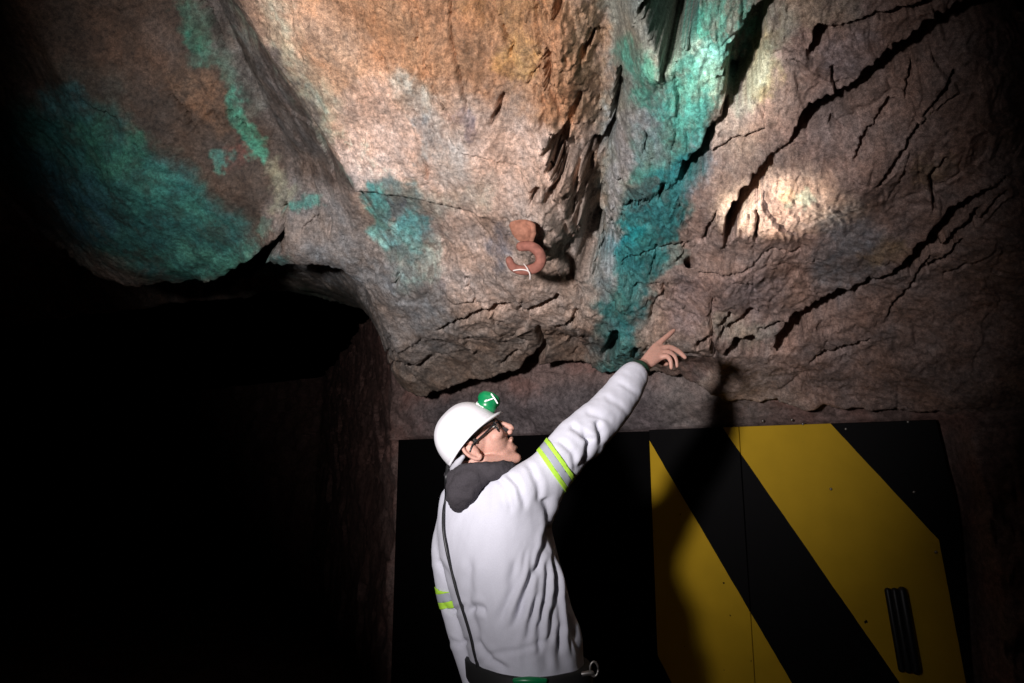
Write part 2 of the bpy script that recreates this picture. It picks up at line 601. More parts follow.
def patch(col, op, soft, pts, mottle=0.0, thr=0.0):
    r = max(p[2] for p in pts)
    idx, d, w = poly_dist(mx_, my_, pts, pad=r + soft + 4)
    a = sstep(soft, -soft * .3, d - w)
    if mottle:
        q = nB[idx] * .7 + nC[idx] * .5
        a = a * (1 - mottle + mottle * sstep(thr - .35, thr + .35, q))
    a = (a * op)[:, None]
    ALB[idx] = ALB[idx] * (1 - a) + np.array(col)[None, :] * a


# whole flanks first
patch((.075, .053, .041), .95, 60, [(-60, -60, 120), (100, 40, 130), (200, 180, 90)])  # left flank's brown, lamp falloff painted in as darker colour
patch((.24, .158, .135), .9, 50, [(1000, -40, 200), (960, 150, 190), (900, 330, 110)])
patch((.335, .225, .19), .8, 50, [(800, 100, 70), (760, 280, 80)])
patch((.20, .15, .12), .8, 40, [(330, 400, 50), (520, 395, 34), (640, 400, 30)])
# pale block, orange above
blk = leftw * fade
patch((.47, .30, .205), .95, 30, [(300, -60, 60), (330, 20, 60), (390, 130, 60)])
patch((.325, .165, .085), .92, 34, [(380, -50, 60), (440, 20, 60), (530, 40, 50), (560, 90, 30)])
patch((.46, .27, .165), .7, 26, [(330, 10, 26), (340, 70, 24), (375, 110, 20)], .6)
patch((.33, .16, .08), .75, 22, [(385, 5, 18), (395, 40, 18)], .6)
patch((.25, .135, .062), .85, 26, [(480, -30, 30), (520, 10, 28)], .5)
patch((.46, .26, .090), .6, 13, [(524, 40, 8), (522, 58, 10), (512, 68, 11)], .4)
patch((.215, .14, .085), .8, 24, [(585, -20, 22), (595, 50, 18), (598, 100, 14)], .5)
patch((.40, .37, .27), .8, 18, [(275, 10, 8), (285, 50, 9), (300, 85, 10), (322, 115, 12)], .5)
patch((.74, .56, .475), .97, 26, [(345, 165, 22), (390, 160, 26), (430, 150, 20)])  # bleached rock, with the highlight near the arris painted in
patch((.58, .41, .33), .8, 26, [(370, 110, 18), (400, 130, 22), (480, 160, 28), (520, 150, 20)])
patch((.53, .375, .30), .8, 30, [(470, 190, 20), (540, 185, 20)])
patch((.36, .42, .335), .75, 9, [(304, 96, 5), (318, 116, 8), (328, 132, 7)], .4)
patch((.42, .42, .36), .6, 12, [(398, 84, 6), (412, 88, 9), (420, 105, 8)], .5)
patch((.33, .35, .34), .75, 8, [(424, 120, 5), (427, 135, 5), (424, 155, 5)], .5)
patch((.22, .23, .25), .7, 7, [(425, 124, 3), (426, 138, 3)], .5)
patch((.45, .39, .34), .7, 14, [(436, 115, 8), (445, 140, 12), (452, 165, 14)], .4)
patch((.20, .155, .165), .85, 5, [(463, 123, 6), (468, 133, 5)], .3)
patch((.42, .40, .33), .6, 14, [(390, 200, 6), (440, 206, 10), (480, 195, 8)], .5)
patch((.45, .335, .28), .9, 24, [(460, 260, 34), (510, 285, 26), (540, 290, 22)])
patch((.16, .145, .155), .9, 7, [(493, 240, 9), (505, 250, 9), (500, 262, 6)], .35)
patch((.21, .175, .175), .8, 6, [(428, 285, 5), (441, 290, 7)], .35)
patch((.33, .25, .205), .7, 22, [(560, 205, 16), (560, 275, 14), (585, 310, 18)], .3)
patch((.42, .27, .17), .6, 14, [(606, 165, 8), (606, 200, 8)], .3)
# left face of the arris, its shade partly painted in, and grey ground below it
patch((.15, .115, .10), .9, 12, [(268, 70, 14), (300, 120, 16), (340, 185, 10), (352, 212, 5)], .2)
patch((.265, .235, .22), .8, 26, [(310, 215, 30), (350, 270, 34), (410, 320, 34)])
patch((.24, .235, .235), .7, 14, [(275, 265, 10), (330, 262, 10), (400, 285, 14), (440, 320, 10)], .5)
patch((.31, .31, .22), .75, 9, [(272, 165, 7), (283, 190, 7), (282, 205, 5)], .4)
patch((.14, .165, .135), .75, 12, [(215, 20, 8), (238, 60, 14), (250, 100, 12)], .5)
patch((.20, .115, .070), .7, 14, [(172, 68, 14), (205, 100, 18), (218, 112, 12)], .5)
patch((.20, .165, .15), .6, 12, [(150, 30, 10), (170, 55, 8)], .5)
patch((.055, .06, .05), .6, 18, [(75, 78, 18), (110, 95, 14)], .5)
patch((.15, .06, .045), .8, 7, [(134, 133, 6), (142, 136, 4)], .4)
patch((.20, .085, .065), .8, 6, [(234, 150, 6), (240, 160, 5)], .4)
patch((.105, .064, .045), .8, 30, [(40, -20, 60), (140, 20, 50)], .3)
# copper stain, left; painted shade in the hollow under the lip
patch((.035, .150, .135), .92, 26, [(30, 150, 34), (90, 150, 34), (120, 200, 55), (170, 230, 46), (215, 250, 26)], .30, -.35)
patch((.035, .105, .150), .70, 20, [(20, 175, 26), (50, 200, 26), (90, 220, 18)], .5)
patch((.050, .190, .125), .80, 14, [(98, 135, 10), (112, 165, 14), (135, 150, 14)], .45)
patch((.055, .240, .200), .70, 14, [(150, 190, 18), (185, 205, 18)], .5)
patch((.075, .255, .195), .70, 12, [(180, 262, 16), (225, 262, 14), (250, 255, 8)], .5)
patch((.05, .17, .18), .7, 14, [(60, 100, 12), (75, 108, 8)], .5)
patch((.045, .21, .135), .85, 8, [(186, 10, 9), (196, 24, 9), (203, 42, 7)], .4)
patch((.085, .225, .165), .65, 8, [(204, 56, 7), (222, 60, 7), (232, 85, 4), (236, 108, 4)], .5)
patch((.075, .33, .225), .85, 6, [(232, 98, 3), (240, 118, 4), (253, 140, 6), (254, 155, 8)], .35)
patch((.10, .32, .25), .7, 5, [(222, 152, 5), (224, 162, 3)], .4)
patch((.30, .48, .44), .7, 3, [(234, 26, 3), (246, 44, 3)], .4)
patch((.08, .33, .27), .9, 5, [(300, 203, 6), (309, 202, 6)], .3)
patch((.10, .24, .20), .6, 6, [(268, 228, 7)], .4)
patch((.07, .16, .14), .8, 10, [(268, 268, 8), (285, 266, 6)], .4)
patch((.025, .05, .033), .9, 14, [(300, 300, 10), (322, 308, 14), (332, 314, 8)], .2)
patch((.06, .20, .16), .85, 5, [(338, 350, 4), (353, 346, 4)], .3)
patch((.07, .10, .075), .7, 16, [(320, 340, 14), (300, 365, 16), (350, 372, 12)], .4)
patch((.115, .055, .04), .7, 18, [(225, 330, 20), (270, 300, 14)], .4)
patch((.048, .046, .036), .93, 16, [(262, 296, 14), (300, 292, 14), (330, 305, 20), (348, 335, 22), (345, 375, 24)], .15)  # shade of the hollow, painted over the rock in olive brown
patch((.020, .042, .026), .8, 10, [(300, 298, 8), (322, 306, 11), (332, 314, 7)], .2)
patch((.06, .17, .14), .8, 4, [(338, 350, 4), (353, 346, 4)], .3)
# copper patch under the block
patch((.14, .20, .195), .9, 9, [(382, 195, 12), (404, 205, 16), (412, 230, 14), (402, 250, 12)], .2)
patch((.13, .40, .36), .92, 6, [(376, 192, 5), (378, 208, 5), (376, 228, 6)], .25)
patch((.22, .46, .44), .85, 6, [(375, 232, 6), (392, 235, 9), (412, 236, 9)], .4)
patch((.13, .36, .35), .8, 6, [(405, 225, 8), (418, 222, 6)], .5)
patch((.25, .40, .36), .5, 12, [(430, 245, 8), (428, 270, 8), (410, 275, 10)], .5)
patch((.12, .115, .135), .7, 6, [(383, 212, 6), (398, 203, 5)], .5)
# copper seam
patch((.20, .205, .175), .95, 13, [(660, -60, 56), (662, 0, 52), (655, 80, 36), (645, 160, 42), (632, 230, 32), (617, 330, 20), (612, 380, 16)])
patch((.075, .235, .185), .90, 14, [(738, -60, 30), (728, 0, 28), (716, 40, 30), (700, 80, 28), (684, 115, 22)], .55, -.2)
patch((.42, .46, .36), .75, 8, [(690, 48, 6), (712, 62, 8), (716, 85, 7), (690, 92, 5)], .7, .0)
patch((.10, .115, .105), .8, 8, [(702, 108, 8), (692, 130, 9), (712, 118, 6)], .6, -.1)
patch((.12, .10, .06), .6, 6, [(698, 25, 5), (702, 40, 4)], .4)
patch((.22, .54, .44), .60, 9, [(712, 60, 9), (700, 80, 9)], .4)
patch((.055, .225, .165), .85, 12, [(630, 50, 8), (642, 70, 14), (648, 98, 12)], .5, -.1)
patch((.070, .330, .250), .85, 9, [(690, 15, 6), (697, 35, 7)], .3)
patch((.060, .250, .215), .85, 12, [(690, 95, 14), (676, 130, 22), (658, 160, 26)], .35, -.2)
patch((.024, .170, .172), .93, 11, [(692, 160, 12), (668, 200, 24), (648, 225, 26), (628, 248, 22)], .25, -.4)
patch((.016, .235, .265), .95, 8, [(632, 232, 9), (624, 248, 10)], .1)
patch((.033, .165, .160), .92, 10, [(640, 262, 22), (626, 290, 20), (616, 320, 18)], .25, -.35)
patch((.045, .200, .190), .80, 9, [(622, 340, 10), (614, 365, 10), (606, 385, 8)], .3)
patch((.20, .215, .235), .65, 12, [(648, 150, 12), (640, 130, 10), (627, 150, 10)], .5)
patch((.19, .21, .23), .7, 8, [(702, 150, 6), (706, 175, 6), (696, 195, 5)], .4)
patch((.07, .105, .10), .9, 3, [(636, 198, 5), (648, 192, 8), (656, 187, 7)], .3)
patch((.155, .205, .180), .85, 4, [(676, 252, 8), (668, 262, 7)], .2)
patch((.31, .29, .29), .7, 7, [(610, 262, 6), (606, 290, 6), (620, 120, 7), (622, 170, 7)], .4)
patch((.10, .09, .085), .6, 10, [(600, 330, 10), (592, 355, 12)], .4)
patch((.39, .285, .125), .85, 11, [(768, 45, 9), (764, 70, 11), (757, 92, 10)], .3)
patch((.34, .33, .26), .7, 12, [(775, 10, 10), (778, 40, 8), (745, 105, 8)], .4)
# right flank
patch((.40, .31, .255), .7, 18, [(740, 165, 16), (730, 210, 12)], .3)
patch((.36, .265, .215), .55, 18, [(730, 130, 12), (790, 175, 16), (830, 200, 16)], .4)
patch((.33, .42, .35), .65, 5, [(797, 200, 7), (806, 204, 5)], .3)
patch((.48, .32, .20), .65, 5, [(784, 192, 7)], .3)
patch((.175, .175, .185), .75, 20, [(850, 230, 16), (870, 250, 16), (830, 270, 16)], .3)
patch((.30, .185, .10), .75, 10, [(872, 258, 7), (892, 250, 9), (905, 252, 6)], .3)
patch((.29, .195, .12), .6, 9, [(925, 170, 10), (945, 165, 6)], .3)
patch((.33, .27, .20), .6, 12, [(805, 10, 14), (850, 5, 10)], .4)
patch((.26, .20, .20), .6, 12, [(840, 60, 18), (870, 50, 14)], .3)
patch((.145, .105, .10), .75, 8, [(683, 285, 8), (700, 283, 6)], .3)
patch((.31, .22, .205), .7, 14, [(690, 310, 18), (720, 290, 14), (760, 290, 16)], .3)
patch((.30, .265, .215), .7, 9, [(722, 325, 8), (740, 335, 7), (765, 336, 8)], .3)
patch((.115, .065, .055), .85, 9, [(672, 375, 12), (690, 372, 10), (705, 362, 6)], .3)
patch((.11, .065, .05), .75, 14, [(545, 372, 16), (565, 380, 16), (580, 345, 8)], .3)
patch((.23, .16, .12), .6, 12, [(560, 345, 8), (578, 358, 10)], .3)

# straight arris: darker rock of the left face, shade painted in, stops exactly at it
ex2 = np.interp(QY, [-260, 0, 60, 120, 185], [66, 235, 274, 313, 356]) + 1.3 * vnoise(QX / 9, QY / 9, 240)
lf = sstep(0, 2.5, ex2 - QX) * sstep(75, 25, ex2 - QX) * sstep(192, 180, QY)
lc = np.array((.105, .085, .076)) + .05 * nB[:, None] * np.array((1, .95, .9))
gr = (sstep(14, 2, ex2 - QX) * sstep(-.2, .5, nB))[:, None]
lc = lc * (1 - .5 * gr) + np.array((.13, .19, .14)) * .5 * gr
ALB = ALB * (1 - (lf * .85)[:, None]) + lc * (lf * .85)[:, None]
drift = np.clip(fbm(U * 7 + 4, V * 6, 5, 281, .65), -1, 1)[:, None]
ALB *= 1 + drift * np.array((.10, .0, -.08))[None, :]
speck = fbm(U * 55, V * 40, 4, 261, .7)
ALB *= (1 + .18 * nA + .20 * nB + .18 * nC + .10 * speck)[:, None]
# thin dark mineral films along the joints
film = sstep(.045, .0, np.abs(fbm(wu * 5 + 9, wv * 3, 4, 271, .6))) * sstep(-.1, .5, nA)
ALB *= (1 - .35 * film)[:, None]
ALB = np.clip(ALB, .012, .8)

m_rock = rock_mat('roof_rock')
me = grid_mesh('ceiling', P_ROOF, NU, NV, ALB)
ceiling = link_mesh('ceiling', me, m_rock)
tag(ceiling, 'rough hanging rock roof stained orange and copper green', 'rock ceiling', kind='structure')

# ================================================================== BACK WALL
BL = at(397, 440, 4.20)
BR = at(935, 418, 2.70)
BR.z = BL.z = (BL.z + BR.z) / 2
WDIR = Vector((BR.x - BL.x, BR.y - BL.y, 0)).normalized()
WNRM = Vector((WDIR.y, -WDIR.x, 0))                                  # towards the room
if WNRM.y > 0:
    WNRM = -WNRM
BOARD_TOP = BL.z


def on_wall(px, py, off=0.0):
    d = ray(px, py)
    o = Vector((BL.x, BL.y, 0)) + WNRM * off
    t = (o - Vector((0, 0, 0))).dot(WNRM) / d.dot(WNRM)
    return CAMP + d * t


wpx = np.arange(-150, 1240, 2.0)
wz = np.concatenate([np.arange(0, 1.5, .03), np.arange(1.5, 2.75, .0075)])
scol = []
for p in wpx:
    dx, dy = (p - 512) / FPX, 1.0 * CP
    # horizontal sight line against the wall line
    tt = (BL.x * WNRM.x + BL.y * WNRM.y) / (dx * WNRM.x + dy * WNRM.y)
    scol.append((dx * tt - BL.x) * WDIR.x + (dy * tt - BL.y) * WDIR.y)
scol = np.array(scol)
SS, ZZ = np.meshgrid(scol, wz)
SS = SS.ravel()
ZZ = ZZ.ravel()
off = -0.09 + 0 * SS
blen = (BR - BL).length
# rock swells forward right of the board and leans over its edge
edge = np.interp(ZZ, [0, 1.0, 1.4, BOARD_TOP, 2.2, 2.8], [.05, .05, .04, .01, -.1, -.2]) + blen
off += .16 * sstep(-0.01, .10, SS - edge) * sstep(BOARD_TOP + .12, BOARD_TOP - .10, ZZ) + .16 * sstep(-.2, 1.2, SS - blen)
off += .10 * sstep(BOARD_TOP + .015, BOARD_TOP + .16, ZZ) * sstep(-.9, 1.6, SS)
off += .05 * sstep(BOARD_TOP - .02, BOARD_TOP + .02, ZZ) * sstep(-.6, .2, SS)
off -= .75 * np.clip(-SS - .10, 0, 4)
f1, _ = facets(SS * 2.2, ZZ * 2.6, 301)
f2, _ = facets(SS * 7 + .2 * f1, ZZ * 8, 311)
onboard = sstep(-.05, 0.02, SS) * sstep(.03, -.03, SS - edge) * sstep(BOARD_TOP + .05, BOARD_TOP, ZZ)
rgh = (1 - .85 * onboard)
off += rgh * (.05 * f1 + .02 * f2 + .025 * fbm(SS * 3, ZZ * 3, 6, 321, .55) + .005 * fbm(SS * 30, ZZ * 30, 3, 331))
PW = np.stack([BL.x + SS * WDIR.x + off * WNRM.x, BL.y + SS * WDIR.y + off * WNRM.y, ZZ], 1)
wqx, wqy = project(PW)
for dep, pts in [(.05, [(813, 366, 1), (822, 384, 1.4), (833, 409, 1)]), (.03, [(822, 360, 1), (829, 364, 1), (829, 372, .8)]),
                 (.03, [(812, 362, 2), (835, 352, 2), (845, 350, 1), (868, 338, 2)]),
                 (.03, [(922, 372, 1), (918, 385, 1.6), (905, 395, 1)])]:
    idx, d, w = poly_dist(wqx + 2 * vnoise(wqx / 8, wqy / 8, 3), wqy, pts, pad=20)
    k = sstep(1.3, .3, d / w) * dep
    PW[idx, 0] -= k * WNRM.x
    PW[idx, 1] -= k * WNRM.y
WALB = np.zeros((len(SS), 3))
nA = fbm(SS * 4, ZZ * 4, 5, 341, .6)
nB = fbm(SS * 14, ZZ * 14, 4, 351, .6)
WALB[:] = (.185, .125, .112)
k = sstep(-.2, .5, nA)[:, None] * .6
WALB = WALB * (1 - k) + np.array((.17, .085, .07)) * k
# pale sprayed band just above the board on the man's side
gm = sstep(BOARD_TOP - .05, BOARD_TOP + .02, ZZ) * sstep(BOARD_TOP + .30, BOARD_TOP + .14, ZZ + .03 * nA) * sstep(-.1, .4, SS) * sstep(1.95, 1.7, SS + .1 * nB)
WALB = WALB * (1 - gm[:, None] * .85) + np.array((.115, .100, .105)) * gm[:, None] * .85
gm = sstep(1.6, 1.8, SS) * sstep(2.25, 2.05, SS + .06 * nB) * sstep(BOARD_TOP - .02, BOARD_TOP + .03, ZZ)
WALB = WALB * (1 - gm[:, None] * .6) + np.array((.21, .18, .165)) * gm[:, None] * .6
k = sstep(.15, -.5, SS)[:, None] * .85  # darkness of the far left stretch, painted into the rock colour
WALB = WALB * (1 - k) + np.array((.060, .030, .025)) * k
WALB *= (1 + .2 * nA + .2 * nB)[:, None]
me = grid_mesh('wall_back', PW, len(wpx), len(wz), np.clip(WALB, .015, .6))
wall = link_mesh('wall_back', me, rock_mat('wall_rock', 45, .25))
tag(wall, 'reddish brown rough rock side wall around the striped board', 'rock wall', kind='structure')

# ================================================================== FLOOR
fx = np.linspace(-8, 6, 220)
fy = np.linspace(-1.5, 11, 200)
FX, FY = np.meshgrid(fx, fy)
FX = FX.ravel()
FY = FY.ravel()
fz = .02 * fbm(FX * 2, FY * 2, 5, 401, .55) - .03
f1, _ = facets(FX * 3, FY * 3, 411)
fz += .012 * f1
fz -= 0.0
FA = np.zeros((len(FX), 3))
FA[:] = (.16, .085, .065)
FA *= (1 + .35 * fbm(FX * 3, FY * 3, 4, 421))[:, None]
me = grid_mesh('floor', np.stack([FX, FY, fz], 1), 220, 200, np.clip(FA, .01, .5))
floor = link_mesh('floor', me, rock_mat('floor_rock', 25, .2))
tag(floor, 'dark reddish rubble mine floor', 'floor', kind='structure')

# ================================================================== STRIPED BOARD
def lw(px, py):
    p = on_wall(px, py, 0.0)
    r = p - Vector((BL.x, BL.y, 0))
    return r.x * WDIR.x + r.y * WDIR.y, p.z


board_pts = [lw(397, 440)[0], blen]
xr_top = lw(936, 418)[0]
M_BOARD = Matrix(((WDIR.x, WNRM.x, 0, BL.x), (WDIR.y, WNRM.y, 0, BL.y), (0, 0, 1, 0), (0, 0, 0, 1)))


def paint_mat():
    m, nt, b = new_mat('hazard_paint')
    L = nt.links.new
    tc = nt.nodes.new('ShaderNodeTexCoord')
    sx = nt.nodes.new('ShaderNodeSeparateXYZ')
    nz = nt.nodes.new('ShaderNodeTexNoise')
    nz.inputs['Scale'].default_value = 9
    nz.inputs['Detail'].default_value = 5
    L(tc.outputs['Object'], nz.inputs['Vector'])
    L(tc.outputs['Object'], sx.inputs['Vector'])

    def M(op, a, bb, c=None):
        n = nt.nodes.new('ShaderNodeMath')
        n.operation = op
        for i, v in enumerate((a, bb, c)):
            if v is None:
                continue
            if isinstance(v, (int, float)):
                n.inputs[i].default_value = v
            else:
                L(v, n.inputs[i])
        return n.outputs[0]

    def halfplane(p, q, keep):
        """1 on the side of line pq where the point keep lies"""
        (x0, z0), (x1, z1) = p, q
        nx, nzv = (z1 - z0), -(x1 - x0)
        ln = math.hypot(nx, nzv)
        nx /= ln
        nzv /= ln
        if (keep[0] - x0) * nx + (keep[1] - z0) * nzv < 0:
            nx, nzv = -nx, -nzv
        c = -(nx * x0 + nzv * z0)
        v = M('MULTIPLY_ADD', sx.outputs['X'], nx, c)
        v = M('MULTIPLY_ADD', sx.outputs['Z'], nzv, v)
        v = M('MULTIPLY_ADD', nz.outputs['Fac'], .006, v)
        return M('GREATER_THAN', v, .003)

    def inter(*v):
        r = v[0]
        for w in v[1:]:
            r = M('MULTIPLY', r, w)
        return r
    k1 = lw(850, 520)
    s1 = inter(halfplane(lw(723, 428), lw(900, 683), k1), halfplane(lw(830, 423), lw(940, 541), k1), halfplane(lw(938, 535), lw(966, 683), k1))
    k2 = lw(690, 600)
    a2, b2 = lw(645, 433), lw(792, 683)
    w2 = lw(645, 433)[0] - lw(545, 436)[0]
    s2 = inter(halfplane(a2, b2, k2), halfplane((a2[0] - w2, a2[1]), (b2[0] - w2, b2[1]), k2))
    mask = M('MAXIMUM', s1, s2)
    # chips in the paint
    vo = nt.nodes.new('ShaderNodeTexNoise')
    vo.inputs['Scale'].default_value = 38
    vo.inputs['Detail'].default_value = 6
    L(tc.outputs['Object'], vo.inputs['Vector'])
    chip = M('LESS_THAN', vo.outputs['Fac'], .715)
    mask = M('MULTIPLY', mask, chip)
    mx = nt.nodes.new('ShaderNodeMix')
    mx.data_type = 'RGBA'
    L(mask, mx.inputs[0])
    mx.inputs[6].default_value = (.0022, .0019, .0022, 1)
    cr = nt.nodes.new('ShaderNodeMix')
    cr.data_type = 'RGBA'
    L(nz.outputs['Fac'], cr.inputs[0])
    cr.inputs[6].default_value = (.40, .245, .012, 1)
    cr.inputs[7].default_value = (.52, .315, .016, 1)
    L(cr.outputs[2], mx.inputs[7])
    L(mx.outputs[2], b.inputs['Base Color'])
    b.inputs['Roughness'].default_value = .62
    b.inputs['Specular IOR Level'].default_value = .06
    bp = nt.nodes.new('ShaderNodeBump')
    bp.inputs['Strength'].default_value = .15
    bp.inputs['Distance'].default_value = .004
    L(vo.outputs['Fac'], bp.inputs['Height'])
    L(bp.outputs['Normal'], b.inputs['Normal'])
    return m


def prism(bm, outline, y0, y1):
    """outline in the (x, z) plane, extruded from y0 to y1"""
    a = [bm.verts.new((x, y0, z)) for x, z in outline]
    b = [bm.verts.new((x, y1, z)) for x, z in outline]
    bm.faces.new(a)
    bm.faces.new(b[::-1])
    n = len(a)
    for i in range(n):
        bm.faces.new((a[i], a[(i + 1) % n], b[(i + 1) % n], b[i]))


seam = lw(739, 430)[0]
left_edge = lw(649, 434)[0]
zt = BOARD_TOP
bm = bmesh.new()
prism(bm, [(left_edge, .03), (seam - .0012, .03), (seam - .0012, zt), (left_edge, zt)], -.03, .0)
prism(bm, [(seam + .0012, .03), (lw(970, 683)[0] + .02, .03), lw(970, 683), lw(959, 520), (xr_top, zt), (seam + .0012, zt)], -.03, .0)
bmesh.ops.bevel(bm, geom=bm.edges[:], offset=.002, segments=1, affect='EDGES')
board = bm_obj('hazard_board', bm, paint_mat(), None, False)
board.matrix_world = M_BOARD
tag(board, 'large steel board with diagonal yellow and black stripes set against the rock wall', 'board')
bm = bmesh.new()
prism(bm, [(0, .03), (left_edge - .004, .03), (left_edge - .004, zt - .005), (0, zt - .005)], -.035, -.012)
bmesh.ops.bevel(bm, geom=bm.edges[:], offset=.002, segments=1, affect='EDGES')
black_board = bm_obj('black_board', bm, simple_mat('black_paint', (.0018, .0016, .0018), .8, 0, .1, 40, 0, .04), None, False)
black_board.matrix_world = M_BOARD
tag(black_board, "plain black board behind the man's shoulders, joined to the striped one", 'board')
m_dark = simple_mat('black_rubber', (.010, .010, .011), .45, 0, .2, 120)
m_steel = simple_mat('dull_steel', (.35, .33, .31), .4, .9, .1, 90)


def tube(bm, pts, rad, seg=12, caps=True, rad2=None, up=None):
    """swept tube through pts; rad list or number; hemispherical caps"""
    pts = [Vector(p) for p in pts]
    n = len(pts)
    R = rad if isinstance(rad, (list, tuple)) else [rad] * n
    tang = []
    for i in range(n):
        t = pts[min(i + 1, n - 1)] - pts[max(i - 1, 0)]
        tang.append(t.normalized())
    ref = Vector(up) if up else (Vector((0, 0, 1)) if abs(tang[0].z) < .9 else Vector((1, 0, 0)))
    rows = []
    xa = (ref - tang[0] * ref.dot(tang[0])).normalized()
    stations = []
    if caps:
        for k in (75, 50, 25):
            a = math.radians(k)
            stations.append((pts[0] - tang[0] * R[0] * math.sin(a), tang[0], R[0] * math.cos(a)))
    for i in range(n):
        stations.append((pts[i], tang[i], R[i]))
    if caps:
        for k in (25, 50, 75):
            a = math.radians(k)
            stations.append((pts[-1] + tang[-1] * R[-1] * math.sin(a), tang[-1], R[-1] * math.cos(a)))
    for c, t, r in stations:
        xa = (xa - t * xa.dot(t)).normalized()
        ya = t.cross(xa)
        rows.append([bm.verts.new(c + xa * (r * math.cos(2 * math.pi * j / seg)) + ya * (r * math.sin(2 * math.pi * j / seg))) for j in range(seg)])
    for a, b in zip(rows[:-1], rows[1:]):
        for j in range(seg):
            bm.faces.new((a[j], a[(j + 1) % seg], b[(j + 1) % seg], b[j]))
    bm.faces.new(rows[0][::-1])
    bm.faces.new(rows[-1])
    return rows


def smooth_path(pts, n=8):
    """Catmull-Rom through the points"""
    pts = [Vector(p) for p in pts]
    out = []
    for i in range(len(pts) - 1):
        p0 = pts[max(i - 1, 0)]
        p1, p2 = pts[i], pts[i + 1]
        p3 = pts[min(i + 2, len(pts) - 1)]
        for k in range(n):
            t = k / n
            out.append(.5 * ((2 * p1) + (p2 - p0) * t + (2 * p0 - 5 * p1 + 4 * p2 - p3) * t * t + (3 * p1 - p0 - 3 * p2 + p3) * t ** 3))
    out.append(pts[-1])
    return out


def ellipsoid(bm, c, axes, radii, seg=24, rings=16):
    """axes: three unit vectors"""
    c = Vector(c)
    rows = []
    for i in range(1, rings):
        th = math.pi * i / rings
        row = []
        for j in range(seg):
            ph = 2 * math.pi * j / seg
            d = (axes[0] * (radii[0] * math.sin(th) * math.cos(ph)) + axes[1] * (radii[1] * math.sin(th) * math.sin(ph)) + axes[2] * (radii[2] * math.cos(th)))
            row.append(bm.verts.new(c + d))
        rows.append(row)
    top = bm.verts.new(c + axes[2] * radii[2])
    bot = bm.verts.new(c - axes[2] * radii[2])
    for a, b in zip(rows[:-1], rows[1:]):
        for j in range(seg):
            bm.faces.new((a[j], b[j], b[(j + 1) % seg], a[(j + 1) % seg]))
    for j in range(seg):
        bm.faces.new((top, rows[0][j], rows[0][(j + 1) % seg]))
        bm.faces.new((bot, rows[-1][(j + 1) % seg], rows[-1][j]))


# handle: two long rubber-covered bars on a backing strip
h0, h1 = lw(896, 590), lw(910, 668)
bm = bmesh.new()
hd = Vector((h1[0] - h0[0], 0, h1[1] - h0[1]))
hn = Vector((-hd.z, 0, hd.x)).normalized()
a0 = Vector((h0[0], 0, h0[1]))
a1 = Vector((h1[0], 0, h1[1]))
w = .036
for q, rr, yy in ((-.75, .012, .026), (-.1, .013, .032), (.62, .017, .028)):
    tube(bm, [a0 + hn * w * q + Vector((0, yy, 0)), a1 + hn * w * q + Vector((0, yy, 0))], rr, 12)
for e in (.06, .94):
    c = a0.lerp(a1, e)
    tube(bm, [c - Vector((0, .002, 0)), c + Vector((0, .03, 0))], .014, 10, True)
prism(bm, [(p.x, p.z) for p in (a0 + hn * w, a0 - hn * w, a1 - hn * w, a1 + hn * w)], -.001, .010)
hob = bm_obj('handle', bm, m_dark, board)
tag(hob, 'black ribbed handle bar')
for (px_, py_) in ((763, 421), (792, 420), (803, 424), (846, 429), (908, 422), (914, 492), (831, 489), (936, 552)):
    x_, z_ = lw(px_, py_)
    bm = bmesh.new()
    tube(bm, [(x_, -.002, z_), (x_, .004, z_)], .006, 10, True, up=(1, 0, 0))
    bm_obj('bolt', bm, m_steel, board)

# ================================================================== RUSTY HOOK ON THE ROOF
dg = bpy.context.evaluated_depsgraph_get()
vco = [Vector(v) for v in P_ROOF[::1]]
bvh_roof = BVHTree.FromObject(ceiling, dg)


def roof_hit(px, py):
    d = ray(px, py).normalized()
    loc, nrm, i, t = bvh_roof.ray_cast(CAMP, d)
    return loc if loc else on_roof(px, py)


hook_c = roof_hit(522, 252)
hd_ = min((roof_hit(x, y) - CAMP).length for x, y in ((512, 225), (522, 220), (534, 224), (522, 232), (541, 258), (520, 272), (509, 262))) + .02


def hk(px, py, out):
    """point on the sight line, `out` metres nearer than the rock at the hook"""
    d = ray(px, py).normalized()
    return CAMP + d * (hd_ - out)


m_rust = simple_mat('rust', (.27, .105, .078), .82, 0.0, .6, 55, .28, .3, 6)
hook = bpy.data.objects.new('wall_hook', None)
COL.objects.link(hook)
hook.location = hook_c
tag(hook, 'rusty red curled iron hook fixed to the pale rock face', 'hook')
hook_inv = Matrix.Translation(-hook_c)
bm = bmesh.new()
pth = smooth_path([hk(521, 246.5, .085), hk(531, 246.5, .10), hk(538.5, 252, .105), hk(541, 260, .105), hk(537, 267, .105), hk(528, 270, .10), hk(519, 269.8, .095), hk(512, 266, .09), hk(509.3, 260, .09)], 8)
rr = [np.interp(i / (len(pth) - 1), [0, .3, .6, 1], [.0165, .0185, .0175, .0125]) for i in range(len(pth))]
tube(bm, pth, rr, 16, True)
bm.transform(hook_inv)
bm_obj('hook', bm, m_rust, hook)
